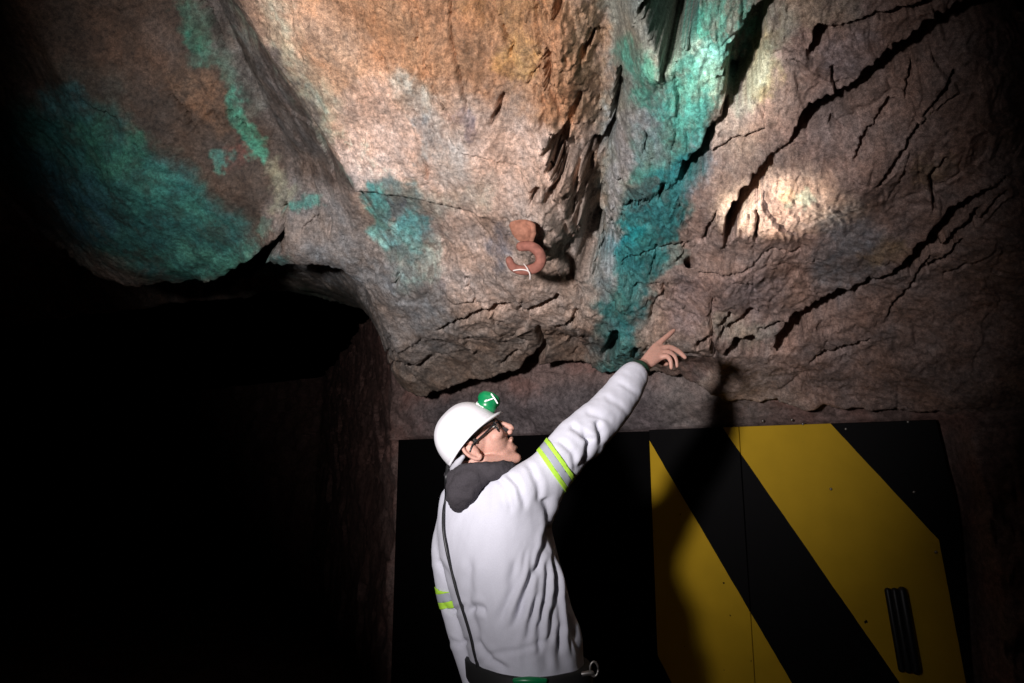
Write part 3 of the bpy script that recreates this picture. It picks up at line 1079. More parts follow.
# bent strap plate it hangs from, with a thick edge, and its stem into the rock
outl = [(508, 223), (517, 219.5), (528, 219.5), (535, 223), (536.5, 231), (534.5, 240), (528.5, 243.5), (520.5, 242.5), (513, 236)]
bm = bmesh.new()
fr = [bm.verts.new(hk(x, y, .088 + .012 * (x - 508) / 28)) for x, y in outl]
bk = [bm.verts.new(hk(x, y, .058 + .012 * (x - 508) / 28)) for x, y in outl]
bm.faces.new(fr)
bm.faces.new(bk[::-1])
for i in range(len(outl)):
    k = (i + 1) % len(outl)
    bm.faces.new((fr[i], fr[k], bk[k], bk[i]))
bmesh.ops.recalc_face_normals(bm, faces=bm.faces)
bmesh.ops.bevel(bm, geom=bm.edges[:], offset=.006, segments=2, affect='EDGES')
tube(bm, [hk(527, 222.5, .092), hk(533, 225.5, .096), hk(533.5, 233, .097), hk(531.5, 240, .096)], [.0085, .010, .010, .0085], 14)
tube(bm, [hk(519, 231, -.04), hk(519, 231, .07)], [.020, .018], 16, True)
bm.transform(hook_inv)
bm_obj('eye_plate', bm, simple_mat('flaky_rust', (.33, .145, .095), .85, 0, .7, 60, .35, .3, 7), hook)
m_string = simple_mat('pale_string', (.72, .62, .58), .9)
bm = bmesh.new()
tube(bm, smooth_path([hk(513.5, 270.5, .112), hk(521, 269.5, .124), hk(528, 271, .124), hk(530, 275, .122), hk(530, 279, .112)], 6), .0024, 8)
tube(bm, smooth_path([hk(524, 264, .10), hk(527, 268, .125), hk(528.5, 271, .124)], 5), .0022, 8)
bm.transform(hook_inv)
bm_obj('string', bm, m_string, hook)

# ================================================================== THE MAN
M_skin = simple_mat('skin', (.56, .30, .235), .55, 0, .25, 260, .10, .4)
M_skin.node_tree.nodes['Principled BSDF'].inputs['Subsurface Weight'].default_value = .08
M_skin.node_tree.nodes['Principled BSDF'].inputs['Subsurface Radius'].default_value = (.01, .004, .002)
M_cloth = simple_mat('white_cotton', (.66, .655, .735), .9, 0, .25, 420, .05, .2)
M_hood = simple_mat('charcoal_fleece', (.050, .044, .050), .95, 0, .6, 300, .15, .2)
M_hat = simple_mat('white_plastic', (.80, .78, .82), .32, 0, 0, 1, 0, .5)
M_hair = simple_mat('dark_hair', (.030, .020, .016), .6, 0, .7, 300, .3)
M_black = simple_mat('black_plastic', (.012, .012, .013), .4)
M_green = simple_mat('green_plastic', (.004, .185, .060), .32, 0, .1, 60)
M_lime = simple_mat('lime_tape', (.50, .86, .07), .6)
M_silver = simple_mat('silver_tape', (.42, .44, .50), .45)
M_wht = simple_mat('white_mark', (.82, .84, .82), .5)
M_grey = simple_mat('grey_pad', (.42, .41, .45), .8)
M_band = simple_mat('dark_green_band', (.010, .040, .020), .6)
M_belt = simple_mat('black_webbing', (.012, .012, .012), .7, 0, .3, 200)
M_glass = simple_mat('lens_glass', (.9, .9, .9), .05)
M_glass.node_tree.nodes['Principled BSDF'].inputs['Transmission Weight'].default_value = .95
M_boot = simple_mat('black_boot', (.015, .014, .013), .5)
M_eye = simple_mat('eye_white', (.7, .68, .65), .3)

TH = math.radians(55)                       # the way the chest faces: right of straight away
FWD = Vector((math.sin(TH), math.cos(TH), 0))
RGT = Vector((math.cos(TH), -math.sin(TH), 0))
UP = Vector((0, 0, 1))


def remesh(bm, voxel, smooth_it=3, fac=.5):
    bmesh.ops.recalc_face_normals(bm, faces=bm.faces)
    me = bpy.data.meshes.new('tmp')
    bm.to_mesh(me)
    bm.free()
    o = bpy.data.objects.new('tmp', me)
    COL.objects.link(o)
    md = o.modifiers.new('r', 'REMESH')
    md.mode = 'VOXEL'
    md.voxel_size = voxel
    ms = o.modifiers.new('s', 'SMOOTH')
    ms.iterations = smooth_it
    ms.factor = fac
    d = bpy.context.evaluated_depsgraph_get()
    out = bpy.data.meshes.new_from_object(o.evaluated_get(d))
    bpy.data.objects.remove(o)
    bpy.data.meshes.remove(me)
    return out


def loft(bm, rings, seg=40):
    """rings: (centre, half width along a, half depth along b, a, b [, exponent])"""
    rows = []
    for c, wa, wb, ax, bx in rings:
        row = []
        for j in range(seg):
            ph = 2 * math.pi * j / seg
            ca, sa = math.cos(ph), math.sin(ph)
            e = 2 / 2.4
            row.append(bm.verts.new(Vector(c) + ax * (wa * math.copysign(abs(ca) ** e, ca)) + bx * (wb * math.copysign(abs(sa) ** e, sa))))
        rows.append(row)
    for a, b in zip(rows[:-1], rows[1:]):
        for j in range(seg):
            bm.faces.new((a[j], a[(j + 1) % seg], b[(j + 1) % seg], b[j]))
    bm.faces.new(rows[0][::-1])
    bm.faces.new(rows[-1])


# ---- joints
NECK = at(482, 474, 1.90)
SH_R = at(517, 486, 1.77)
EL_R = at(583, 437, 1.84)
WR_R = at(641, 368, 1.99)
SH_L = at(457, 519, 2.00)
EL_L = at(459, 602, 2.03)
WR_L = at(486, 700, 1.97)
spine = [(476, 482, 1.90, .060, .058), (482, 489, 1.90, .155, .088), (489, 504, 1.90, .182, .112), (493, 525, 1.90, .186, .128),
         (499, 560, 1.90, .186, .136), (510, 600, 1.90, .176, .137), (521, 635, 1.90, .166, .136), (526, 660, 1.90, .156, .133), (528, 674, 1.90, .152, .130)]
PELV = at(529, 700, 1.91)

# ---- body: one continuous surface (head, neck, trunk, arms, hands, legs)
bm = bmesh.new()
# head frame
HY = math.radians(86)
HP = math.radians(39)
hf0 = Vector((math.sin(HY), math.cos(HY), 0))
HR = Vector((math.cos(HY), -math.sin(HY), 0))
HF = (hf0 * math.cos(HP) + UP * math.sin(HP)).normalized()
HU = HR.cross(HF).normalized()
HO = at(474, 451, 1.885)
HS = 1.03


def hp(f, u, r=0.0):
    return HO + HF * (f * HS) + HU * (u * HS) + HR * (r * HS)


AX = (HF, HR, HU)


def hell(f, u, r, rf, rr_, ru):
    ellipsoid(bm, hp(f, u, r), AX, (rf * HS, rr_ * HS, ru * HS))


def hcap(a, b, ra, rb):
    tube(bm, [hp(*a), hp(*b)], [ra * HS, rb * HS], 14)


hell(.012, .034, 0, .075, .071, .069)                              # cranium
hell(.046, .000, 0, .050, .058, .070)                               # face
hell(.040, -.052, 0, .046, .045, .032)                              # jaw mass
hell(.073, -.050, 0, .022, .030, .026)                              # muzzle
for s in (-1, 1):
    hcap((.004, -.035, s * .056), (.074, -.084, s * .014), .013, .014)   # jaw line
    hcap((.086, .034, s * .008), (.072, .036, s * .044), .010, .008)     # brow
    hell(.066, -.006, s * .040, .024, .018, .017)                        # cheekbone
    hell(.105, -.021, s * .010, .009, .007, .007)                        # nostril wing
    # ear
    hell(-.006, .000, s * .068, .016, .010, .028)
    earp = [(.006, .018), (-.004, .031), (-.017, .026), (-.022, .010), (-.016, -.012), (-.004, -.026), (.003, -.020)]
    tube(bm, smooth_path([hp(f, u, s * (.079 - .10 * (f + .006))) for f, u in earp], 4), .0052, 10)
hell(.076, -.085, 0, .014, .016, .013)                              # chin
hcap((.092, .030, 0), (.115, -.010, 0), .006, .008)                 # nose bridge to tip
hell(.115, -.016, 0, .008, .008, .008)
hcap((.094, -.040, -.016), (.098, -.037, 0), .004, .006)            # upper lip
hcap((.094, -.040, .016), (.098, -.037, 0), .004, .006)
hcap((.088, -.062, -.014), (.092, -.062, 0), .004, .006)            # lower lip
hcap((.088, -.062, .014), (.092, -.062, 0), .004, .006)
# neck and trunk
tube(bm, [hp(-.018, .0), hp(-.012, -.06), NECK + Vector((.0, .0, -.03)), NECK - UP * .12], [.052, .052, .056, .075], 24)
for (px, py, Y, wa, wb) in spine[1:]:
    pass
loft(bm, [(at(px, py, Y), wa * .82, wb * .80, RGT, FWD) for (px, py, Y, wa, wb) in spine] + [(PELV, .15, .115, RGT, FWD), (PELV - UP * .10, .14, .11, RGT, FWD)])
# arms
tube(bm, [SH_R - UP * .025, EL_R - UP * .01, WR_R.lerp(EL_R, .12), WR_R], [.040, .036, .028, .026], 20)
tube(bm, [SH_R + (NECK - SH_R) * .5 - UP * .03, SH_R - UP * .025], [.042, .040], 20)
tube(bm, [SH_L, EL_L, WR_L.lerp(EL_L, .1), WR_L], [.046, .038, .027, .026], 20)
# pointing hand (right): back of the hand to us, index out, the others bent
HB = WR_R
k_i, k_m, k_r, k_p = at(655.5, 346.5, 2.035), at(659, 349.5, 2.030), at(660, 353.5, 2.020), at(659, 358.5, 2.010)


def finger(pts, radii):
    tube(bm, smooth_path(pts, 4), [np.interp(i / (4 * (len(pts) - 1)), np.linspace(0, 1, len(radii)), radii) for i in range(4 * (len(pts) - 1) + 1)], 12)


for k_, r_ in ((k_i, .0118), (k_m, .0118), (k_r, .0112), (k_p, .0105)):
    tube(bm, [HB.lerp(k_, .10), HB.lerp(k_, .6), k_], [.0165, .0145, r_], 14)
finger([k_i, at(664, 339, 2.05), at(669.5, 334.3, 2.06), at(674, 330.3, 2.07)], [.0105, .0090, .0082, .0062])
finger([k_m, at(669.5, 347.5, 2.038), at(678.5, 351.5, 2.045), at(685, 357.5, 2.045)], [.0108, .0094, .0084, .0064])
finger([k_r, at(669, 352.6, 2.022), at(675, 357.8, 2.026), at(676.8, 366, 2.026)], [.0104, .0090, .0080, .0062])
finger([k_p, at(666.5, 356.2, 2.004), at(670.5, 360.8, 2.004), at(671.2, 368, 2.004)], [.0094, .0082, .0072, .0056])
tube(bm, [HB.lerp(k_i, .25), at(653, 357, 2.045), at(660, 361, 2.055)], [.014, .012, .0105], 14)
finger([at(653, 357, 2.045), at(660, 361, 2.055), at(664.5, 363.5, 2.058), at(667, 364, 2.058)], [.012, .0098, .0085, .0066])
# resting hand (left)
hl = [WR_L]
kd = (WR_L - EL_L).normalized()
side_l = kd.cross(Vector((0, 1, 0))).normalized()
for q, ln in ((-1.5, .078), (-.5, .085), (.5, .080), (1.5, .064)):
    b0 = WR_L + kd * .085 + side_l * (q * .019)
    tube(bm, [WR_L + side_l * (q * .010), b0], [.016, .011], 12)
    finger([b0, b0 + kd * ln * .45 + Vector((.006, .012, 0)), b0 + kd * ln * .8 + Vector((.010, .030, 0)), b0 + kd * ln + Vector((.010, .045, 0))], [.0095, .0085, .0078, .0062])
tube(bm, [WR_L + kd * .02, WR_L + kd * .06 - side_l * .038, WR_L + kd * .095 - side_l * .045 + Vector((0, .02, 0))], [.013, .011, .008], 12)
# legs
feet = {}
for s in (-1, 1):
    hip = PELV + RGT * (.095 * s) - UP * .06
    knee = Vector((hip.x, hip.y, .50)) + FWD * .03 + RGT * .01 * s
    ank = Vector((knee.x, knee.y, .10)) - FWD * .05 + RGT * .02 * s
    feet[s] = (hip, knee, ank)
    tube(bm, [hip, knee, knee - UP * .12 - FWD * .015, ank], [.085, .055, .052, .036], 20)
    tube(bm, [ank - UP * .03 - FWD * .03, ank - UP * .05 + FWD * .13], [.036, .030], 16)
body_me = remesh(bm, .003, 4, .5)
person = link_mesh('person', body_me, M_skin)
tag(person, 'person in white overalls and white hard hat pointing up at the rock, seen from behind', 'person')

# ---- overalls
bm = bmesh.new()
loft(bm, [(at(px, py, Y), wa, wb, RGT, FWD) for (px, py, Y, wa, wb) in spine] +
     [(at(528, 682, 1.905), .152, .130, RGT, FWD), (PELV - UP * .01, .165, .140, RGT, FWD), (PELV - UP * .12, .18, .14, RGT, FWD)])
# shoulder yoke
tube(bm, [at(488, 500, 1.88), at(503, 499, 1.82), SH_R + Vector((0, 0, -.022))], [.070, .074, .072], 24)
tube(bm, [at(482, 505, 1.93), SH_L - UP * .01], [.076, .062], 24)


def sleeve(pts, radii, cuff_in=.012):
    pts = smooth_path(pts, 5)
    rd = [np.interp(i / (len(pts) - 1), np.linspace(0, 1, len(radii)), radii) for i in range(len(pts))]
    d = (pts[-1] - pts[-3]).normalized()
    back = [pts[-1] + d * .001, pts[-1] - d * .05]
    # outer wall, rolled rim, then back inside so the cuff stays open
    tube(bm, pts, rd, 24, True)
    return d


sleeve([SH_R - UP * .02, at(551, 470, 1.795), at(572, 446, 1.83), EL_R.lerp(WR_R, .12), at(610, 409, 1.90), WR_R.lerp(EL_R, .15)], [.066, .062, .062, .062, .060, .055, .047])
tube(bm, [at(500, 528, 1.87), at(528, 508, 1.81), at(548, 488, 1.795)], [.105, .084, .052], 24)
tube(bm, [at(534, 492, 1.80), at(553, 476, 1.81), at(566, 468, 1.82)], [.055, .040, .02], 20)       # cloth hanging under the upper arm
tube(bm, [at(578, 455, 1.83), at(590, 443, 1.85), at(604, 425, 1.88)], [.030, .044, .028], 18)       # slack at the elbow
sleeve([SH_L, at(451, 550, 2.02), EL_L, at(471, 652, 1.98), WR_L], [.060, .056, .056, .053, .047, .045])
for s in (-1, 1):
    hip, knee, ank = feet[s]
    tube(bm, [hip + UP * .03, hip - UP * .1, knee, knee - UP * .2, ank + UP * .03], [.105, .108, .085, .082, .080], 24)
ov_me = remesh(bm, .005, 14, .5)
N = len(ov_me.vertices)
co = np.empty(N * 3, np.float32)
ov_me.vertices.foreach_get('co', co)
co = co.reshape(-1, 3).astype(np.float64)
nr = np.empty(N * 3, np.float32)
ov_me.vertices.foreach_get('normal', nr)
nr = nr.reshape(-1, 3).astype(np.float64)
ed = np.empty(len(ov_me.edges) * 2, np.int32)
ov_me.edges.foreach_get('vertices', ed)
ed = ed.reshape(-1, 2)
deg = np.bincount(ed.ravel(), minlength=N).astype(float)[:, None]
c1, c2 = np.array(at(525, 505, 1.76)), np.array(at(455, 512, 1.95))
wt = np.maximum(sstep(.20, .09, np.linalg.norm(co - c1, axis=1)), .8 * sstep(.14, .06, np.linalg.norm(co - c2, axis=1)))[:, None]
for _ in range(90):
    acc = np.zeros_like(co)
    np.add.at(acc, ed[:, 0], co[ed[:, 1]])
    np.add.at(acc, ed[:, 1], co[ed[:, 0]])
    co = co + .6 * wt * (acc / deg - co)
ov_me.vertices.foreach_set('co', co.astype(np.float32).ravel())
ov_me.update()
ov_me.vertices.foreach_get('normal', nr_buf := np.empty(N * 3, np.float32))
nr = nr_buf.reshape(-1, 3).astype(np.float64)
ox, oy = project(co)
facing = np.clip(-(nr[:, 1] * .93 + nr[:, 0] * (co[:, 0] / 1.9)), -1, 1)
vis = sstep(-.25, .1, facing)
dsp = np.zeros(N)
cwx2 = ox + 1.2 * vnoise(ox / 15, oy / 15, 501)
cwy2 = oy + 1.2 * vnoise(ox / 15, oy / 15, 502)


def fold(dep, sharp, *pts, ridge=0.22):
    idx, d, w = poly_dist(cwx2, cwy2, [(p[0], p[1], 0) for p in pts], pad=40)
    # taper along the fold ends
    x0, y0 = pts[0][:2]
    x1, y1 = pts[-1][:2]
    L = math.hypot(x1 - x0, y1 - y0) + 1e-6
    t = ((cwx2[idx] - x0) * (x1 - x0) + (cwy2[idx] - y0) * (y1 - y0)) / (L * L)
    tp = sstep(-.06, .12, t) * sstep(1.06, .8, t)
    sharp = sharp * 1.35
    g = -.8 * np.exp(-(d / sharp) ** 2) + ridge * np.exp(-((d - 2.0 * sharp) / (1.1 * sharp)) ** 2)
    dsp[idx] += dep * g * tp * vis[idx]


fold(.017, 2.6, (551, 522), (545, 550), (535, 573), (523, 604), (512, 628))
fold(.017, 2.2, (553, 524), (556, 560), (557, 590), (552, 628), (549, 645))
fold(.017, 2.2, (556, 535), (563, 560), (570, 598), (577, 650))
fold(.013, 1.8, (560, 548), (565, 580), (567, 610), (572, 655))
fold(.012, 2.0, (551, 535), (549, 570), (543, 610), (533, 648))
fold(.010, 2.2, (546, 560), (537, 600), (527, 640))
fold(.010, 1.8, (560, 590), (561, 625), (560, 655))
fold(.010, 1.8, (545, 600), (541, 630), (538, 655))
fold(.003, 2.0, (470, 672), (490, 655), (520, 650), (548, 640), (566, 622))
fold(.008, 3.2, (470, 560), (468, 600), (478, 640))
fold(.007, 3.0, (515, 560), (512, 590), (497, 625))
fold(.009, 2.4, (476, 640), (490, 660), (508, 671))
fold(.009, 2.6, (466, 612), (476, 606), (487, 610))
fold(.006, 2.4, (497, 476), (508, 492), (512, 515))
fold(.007, 2.4, (508, 472), (520, 488), (526, 510))
fold(.006, 2.4, (527, 462), (538, 482), (540, 505))
fold(.010, 3.0, (545, 498), (549, 510), (551, 522))
# sleeve folds
fold(.012, 2.6, (583, 428), (590, 440), (588, 456), (580, 470))
fold(.010, 2.2, (597, 420), (602, 432), (600, 446))
fold(.009, 2.2, (570, 425), (582, 436), (594, 440))
fold(.0035, 2.2, (585, 410), (600, 416), (612, 420))
fold(.003, 2.0, (604, 396), (618, 404), (628, 414))
fold(.003, 1.8, (618, 381), (628, 388), (640, 396))
fold(.006, 2.2, (560, 440), (572, 452), (578, 470))
fold(.007, 2.0, (443, 605), (453, 612), (465, 606))
fold(.006, 2.0, (448, 640), (458, 645), (470, 640))
fold(.006, 2.2, (437, 560), (446, 572), (450, 585))
vb = sstep(0.0, .3, vis)
dsp += .0026 * fbm(co[:, 0] * 11, co[:, 2] * 7 + co[:, 1] * 5, 4, 511, .5)
arm_d = np.array((WR_R - SH_R).normalized())
al = (co - np.array(SH_R)) @ arm_d
onarm = sstep(.05, .12, al) * sstep(.45, .35, np.abs(al - .3))
dsp += .0010 * onarm * fbm(al * 13, co[:, 1] * 10 + co[:, 2] * 6, 3, 521, .5)
# box pleats fanning down the flank from the armpit
ap = np.array(at(551, 518, 1.78))
fl = sstep(540, 575, oy) * sstep(505, 535, ox) * sstep(680, 660, oy) * vis
an = np.arctan2(ox - 549, oy - 490)
dsp += .0030 * fl * np.sin(an * 62 + 2.0 * vnoise(ox / 30, oy / 30, 531))
co2 = co + nr * dsp[:, None]
ov_me.vertices.foreach_set('co', co2.astype(np.float32).ravel())
ov_me.update()
overalls = link_mesh('overalls', ov_me, M_cloth, person)
tag(overalls, 'white cotton overalls with lime and silver bands')
dg = bpy.context.evaluated_depsgraph_get()
bvh_ov = BVHTree.FromPolygons([Vector(v) for v in co2], [p.vertices[:] for p in ov_me.polygons])


def ov_hit(px, py, off=.004):
    d = ray(px, py).normalized()
    loc, nrm, i, t = bvh_ov.ray_cast(CAMP, d)
    if loc is None:
        return at(px, py, 1.9)
    return loc - d * off


# reflective bands cut from the sleeve's own surface
def band(axis_pt, axis_dir, edges, mats, near, rad, name, tilt=0.0):
    allv, faces, mi = [], [], []
    ax = axis_dir.normalized()
    for (a, b, k) in edges:
        b2 = bmesh.new()
        b2.from_mesh(ov_me)
        far = [v for v in b2.verts if (v.co - near).length > rad]
        bmesh.ops.delete(b2, geom=far, context='VERTS')
        bmesh.ops.bisect_plane(b2, geom=b2.verts[:] + b2.edges[:] + b2.faces[:], plane_co=axis_pt + ax * a, plane_no=ax, clear_inner=True)
        bmesh.ops.bisect_plane(b2, geom=b2.verts[:] + b2.edges[:] + b2.faces[:], plane_co=axis_pt + ax * b, plane_no=ax, clear_outer=True)
        b2.normal_update()
        base = len(allv)
        b2.verts.index_update()
        for v in b2.verts:
            allv.append(v.co + v.normal * .0016)
        for f in b2.faces:
            faces.append([base + v.index for v in f.verts])
            mi.append(k)
        b2.free()
    me = bpy.data.meshes.new(name)
    me.from_pydata(allv, [], faces)
    me.update()
    o = link_mesh(name, me, mats, overalls)
    me.polygons.foreach_set('material_index', mi)
    md = o.modifiers.new('t', 'SOLIDIFY')
    md.thickness = .0016
    md.offset = 1
    return o


bc = at(558, 466, 1.80)
ba = (at(583, 448, 1.83) - at(533, 482, 1.79)).normalized()
b_axis = Vector((at(0, 0, 1).x, 0, 0))
# the band runs square to the sleeve
pa, pb = at(540, 447, 1.79), at(569, 489, 1.79)
bdir = (pb - pa).normalized()
view = (bc - CAMP).normalized()
bax = bdir.cross(view).normalized()
if bax.x < 0:
    bax = -bax
ctr = at(557.5, 466, 1.80)
u_ = 1.80 / 683
band(ctr, bax, [(-5.8 * u_ - .006, -2.4 * u_ - .003, 0), (-2.4 * u_ - .003, 2.6 * u_ + .002, 1), (2.6 * u_ + .002, 5.6 * u_ + .005, 0)], [M_lime, M_silver], ctr, .125, 'reflective_band')
ctr2 = at(446, 596, 2.03)
ax2 = (EL_L - SH_L).normalized() + Vector((.0, 0, -.0))
ax2 = (at(447, 606, 2.03) - at(441, 582, 2.03)).normalized()
band(ctr2, ax2, [(-.032, -.014, 0), (-.014, .009, 1), (.009, .027, 0)], [M_lime, M_silver], at(459, 600, 2.05), .085, 'reflective_band')

# ---- hood bunched behind the neck
bm = bmesh.new()
tube(bm, smooth_path([at(510, 471, 1.79), at(496, 470, 1.765), at(478, 471, 1.765), at(462, 474, 1.80), at(455, 478, 1.92), at(470, 474, 2.0), at(495, 472, 2.0)], 6), .026, 18)
tube(bm, smooth_path([at(486, 472, 1.77), at(470, 482, 1.765), at(459, 497, 1.79)], 6), [.024, .026, .028, .030, .032, .034, .036, .037, .038, .038, .038, .037, .035], 18)
ellipsoid(bm, at(458, 491, 1.80), (RGT, FWD, UP), (.036, .030, .056))
ellipsoid(bm, at(466, 479, 1.82), (RGT, FWD, UP), (.055, .05, .040))
hood_me = remesh(bm, .004, 6, .5)
n_h = len(hood_me.vertices)
hc = np.empty(n_h * 3, np.float32)
hood_me.vertices.foreach_get('co', hc)
hc = hc.reshape(-1, 3).astype(float)
hn_ = np.empty(n_h * 3, np.float32)
hood_me.vertices.foreach_get('normal', hn_)
hn_ = hn_.reshape(-1, 3)
hc += hn_ * (.006 * fbm(hc[:, 0] * 22, hc[:, 2] * 22, 4, 541))[:, None]
hood_me.vertices.foreach_set('co', hc.astype(np.float32).ravel())
hood_o = link_mesh('hood', hood_me, M_hood, person)
tag(hood_o, 'charcoal grey hood bunched at the nape')

# ---- hair at the nape and temple
bm = bmesh.new()
ellipsoid(bm, hp(.010, .033), AX, (.079 * HS, .0755 * HS, .072 * HS), 40, 28)
bmesh.ops.bisect_plane(bm, geom=bm.verts[:] + bm.edges[:] + bm.faces[:], plane_co=hp(.012, .012), plane_no=(HF * .82 - HU * .57).normalized(), clear_outer=True)
bmesh.ops.bisect_plane(bm, geom=bm.verts[:] + bm.edges[:] + bm.faces[:], plane_co=hp(0, -.034), plane_no=-HU, clear_outer=True)
tube(bm, [hp(.014, .034, .073), hp(.016, .012, .072)], [.008, .004], 8)
tube(bm, [hp(.014, .034, -.073), hp(.016, .012, -.072)], [.008, .004], 8)
bm_obj('hair', bm, M_hair, person)

# ---- hard hat
ra, rb = at(447.5, 466, 1.885), at(498.5, 411.5, 1.885)
hx = (rb - ra).normalized()
hx = (hx + Vector((0, .05, 0))).normalized()
hr = HR
hr = (hr - hx * hr.dot(hx)).normalized()
hz = hr.cross(hx).normalized()
if hz.z < 0:
    hz = -hz
hc0 = (ra + rb) / 2
LH, WH, HH = (rb - ra).length / 2 * 1.0, .097, .101


def hat_pt(ph, th, grow=0.0):
    """ph around from the front, th 0 rim .. 90 crown"""
    c, s = math.cos(ph), math.sin(ph)
    lf_ = LH * .93
    r = math.cos(th) ** .82
    zz = (HH + grow) * math.sin(th) ** .95
    x = (lf_ + grow) * r * c
    y = (WH + grow) * r * s
    # low ridge over the crown
    zz += .0035 * math.exp(-(y / .018) ** 2) * math.sin(th)
    zz += .015 * s * s * (1 - math.sin(th)) ** 2
    return hc0 + hx * (x - .004) + hr * y + hz * zz


bm = bmesh.new()
SEG, RN = 64, 20
rows = []
prof = []
for i in range(RN + 1):
    th = math.radians(90) * i / RN
    rows.append([bm.verts.new(hat_pt(2 * math.pi * j / SEG, th * .985)) for j in range(SEG)])
# rim flares out: a short lip all round, a peak at the front
lip_rows = []
for (o_, dz, dzi) in ((.005, -.001, 0), (.009, -.004, 0), (.0095, -.009, 0), (-.004, -.009, 0)):
    row = []
    for j in range(SEG):
        ph = 2 * math.pi * j / SEG
        c = math.cos(ph)
        peak = max(c, 0) ** 3 * .007 if o_ > 0 else 0
        b0 = hat_pt(ph, 0)
        outd = (hx * (c * WH) + hr * (math.sin(ph) * LH)).normalized()
        row.append(bm.verts.new(b0 + outd * (o_ + peak) + hz * (dz - peak * .15)))
    lip_rows.append(row)
inner = [[bm.verts.new(hat_pt(2 * math.pi * j / SEG, math.radians(90) * i / RN * .985, -.004)) for j in range(SEG)] for i in range(RN + 1)]


def bridge(a, b):
    for j in range(SEG):
        bm.faces.new((a[j], a[(j + 1) % SEG], b[(j + 1) % SEG], b[j]))


for a, b in zip(rows[:-1], rows[1:]):
    bridge(a, b)
bm.faces.new(rows[-1])
bridge(rows[0], lip_rows[0])
for a, b in zip(lip_rows[:-1], lip_rows[1:]):
    bridge(a, b)
bridge(lip_rows[-1], inner[0])
for a, b in zip(inner[:-1], inner[1:]):
    bridge(a, b)
bm.faces.new(inner[-1][::-1])
hat = bm_obj('hard_hat', bm, M_hat, person)
tag(hat, 'white hard hat with a green lamp clipped to its front')
# head band inside
bm = bmesh.new()
rws = []
for (g, dz) in ((-.006, .012), (-.006, -.012), (-.010, -.012), (-.010, .012)):
    row = []
    for j in range(SEG):
        ph = 2 * math.pi * j / SEG
        row.append(bm.verts.new(hat_pt(ph, 0, g) + hz * dz))
    rws.append(row)
for a, b in zip(rws, rws[1:] + rws[:1]):
    bridge(a, b)
hb_ = bm_obj('head_band', bm, M_black, hat)
tag(hb_, 'black inner band')
bm = bmesh.new()
tube(bm, smooth_path([at(463, 457, 1.80), at(458, 463, 1.805), at(454, 469, 1.83), at(453, 472, 1.88)], 5), [.006, .006, .007, .008, .009, .010, .010, .010, .011, .011, .011, .011, .011, .010, .009, .008], 12)
nb = bm_obj('nape_strap', bm, M_grey, hat)
tag(nb, 'grey nape strap')

# cap lamp
lc_ = at(488, 402.5, 1.875)
la = (hx * .75 + hz * .35 + Vector((0, .35, 0))).normalized()       # the way it shines
lx = HR
lx = (lx - la * lx.dot(la)).normalized()
ly = la.cross(lx).normalized()
bm = bmesh.new()
prof = [(-.030, .010), (-.029, .019), (-.024, .025), (-.012, .0275), (.000, .0280), (.004, .0300), (.016, .0300), (.018, .0280), (.018, .0250), (.013, .0240), (.013, .004)]
rows = []
for (ax_, r_) in prof:
    row = []
    for j in range(32):
        ph = 2 * math.pi * j / 32
        k = 1 + .045 * (1 if (j // 2) % 2 == 0 and .003 < ax_ < .017 else 0)
        row.append(bm.verts.new(lc_ + la * ax_ + (lx * math.cos(ph) + ly * math.sin(ph)) * r_ * k))
    rows.append(row)
for a, b in zip(rows[:-1], rows[1:]):
    for j in range(32):
        bm.faces.new((a[j], a[(j + 1) % 32], b[(j + 1) % 32], b[j]))
bm.faces.new(rows[0][::-1])
bm.faces.new(rows[-1])
lamp = bm_obj('cap_lamp', bm, M_green, hat)
tag(lamp, 'green cap lamp with a white T mark')
bm = bmesh.new()


def lamp_pt(px, py, extra=.0):
    """on the lamp shell facing us"""
    d = ray(px, py).normalized()
    return at(px, py, 1.875) - Vector((0, 1, 0)) * (.0285 + extra)


tube(bm, [lamp_pt(491.8, 395.2, -.003), lamp_pt(494.8, 399.5), lamp_pt(497.6, 404, -.003)], .0022, 8)
tube(bm, [lamp_pt(486.5, 402.2), lamp_pt(490.5, 400.6, .001), lamp_pt(494.4, 399.3)], .0020, 8)
tube(bm, [lamp_pt(485.8, 402.4, 0), lamp_pt(486.8, 401.6, 0)], .0030, 8)
bm_obj('lamp_marking', bm, M_wht, hat)
bm = bmesh.new()
tube(bm, [at(478, 406.5, 1.86), at(482, 409, 1.855), at(486, 411, 1.86)], [.010, .011, .009], 12)
tube(bm, [at(480, 405, 1.875), at(485, 409, 1.875)], .012, 12)
bm_obj('lamp_bracket', bm, M_wht, hat)

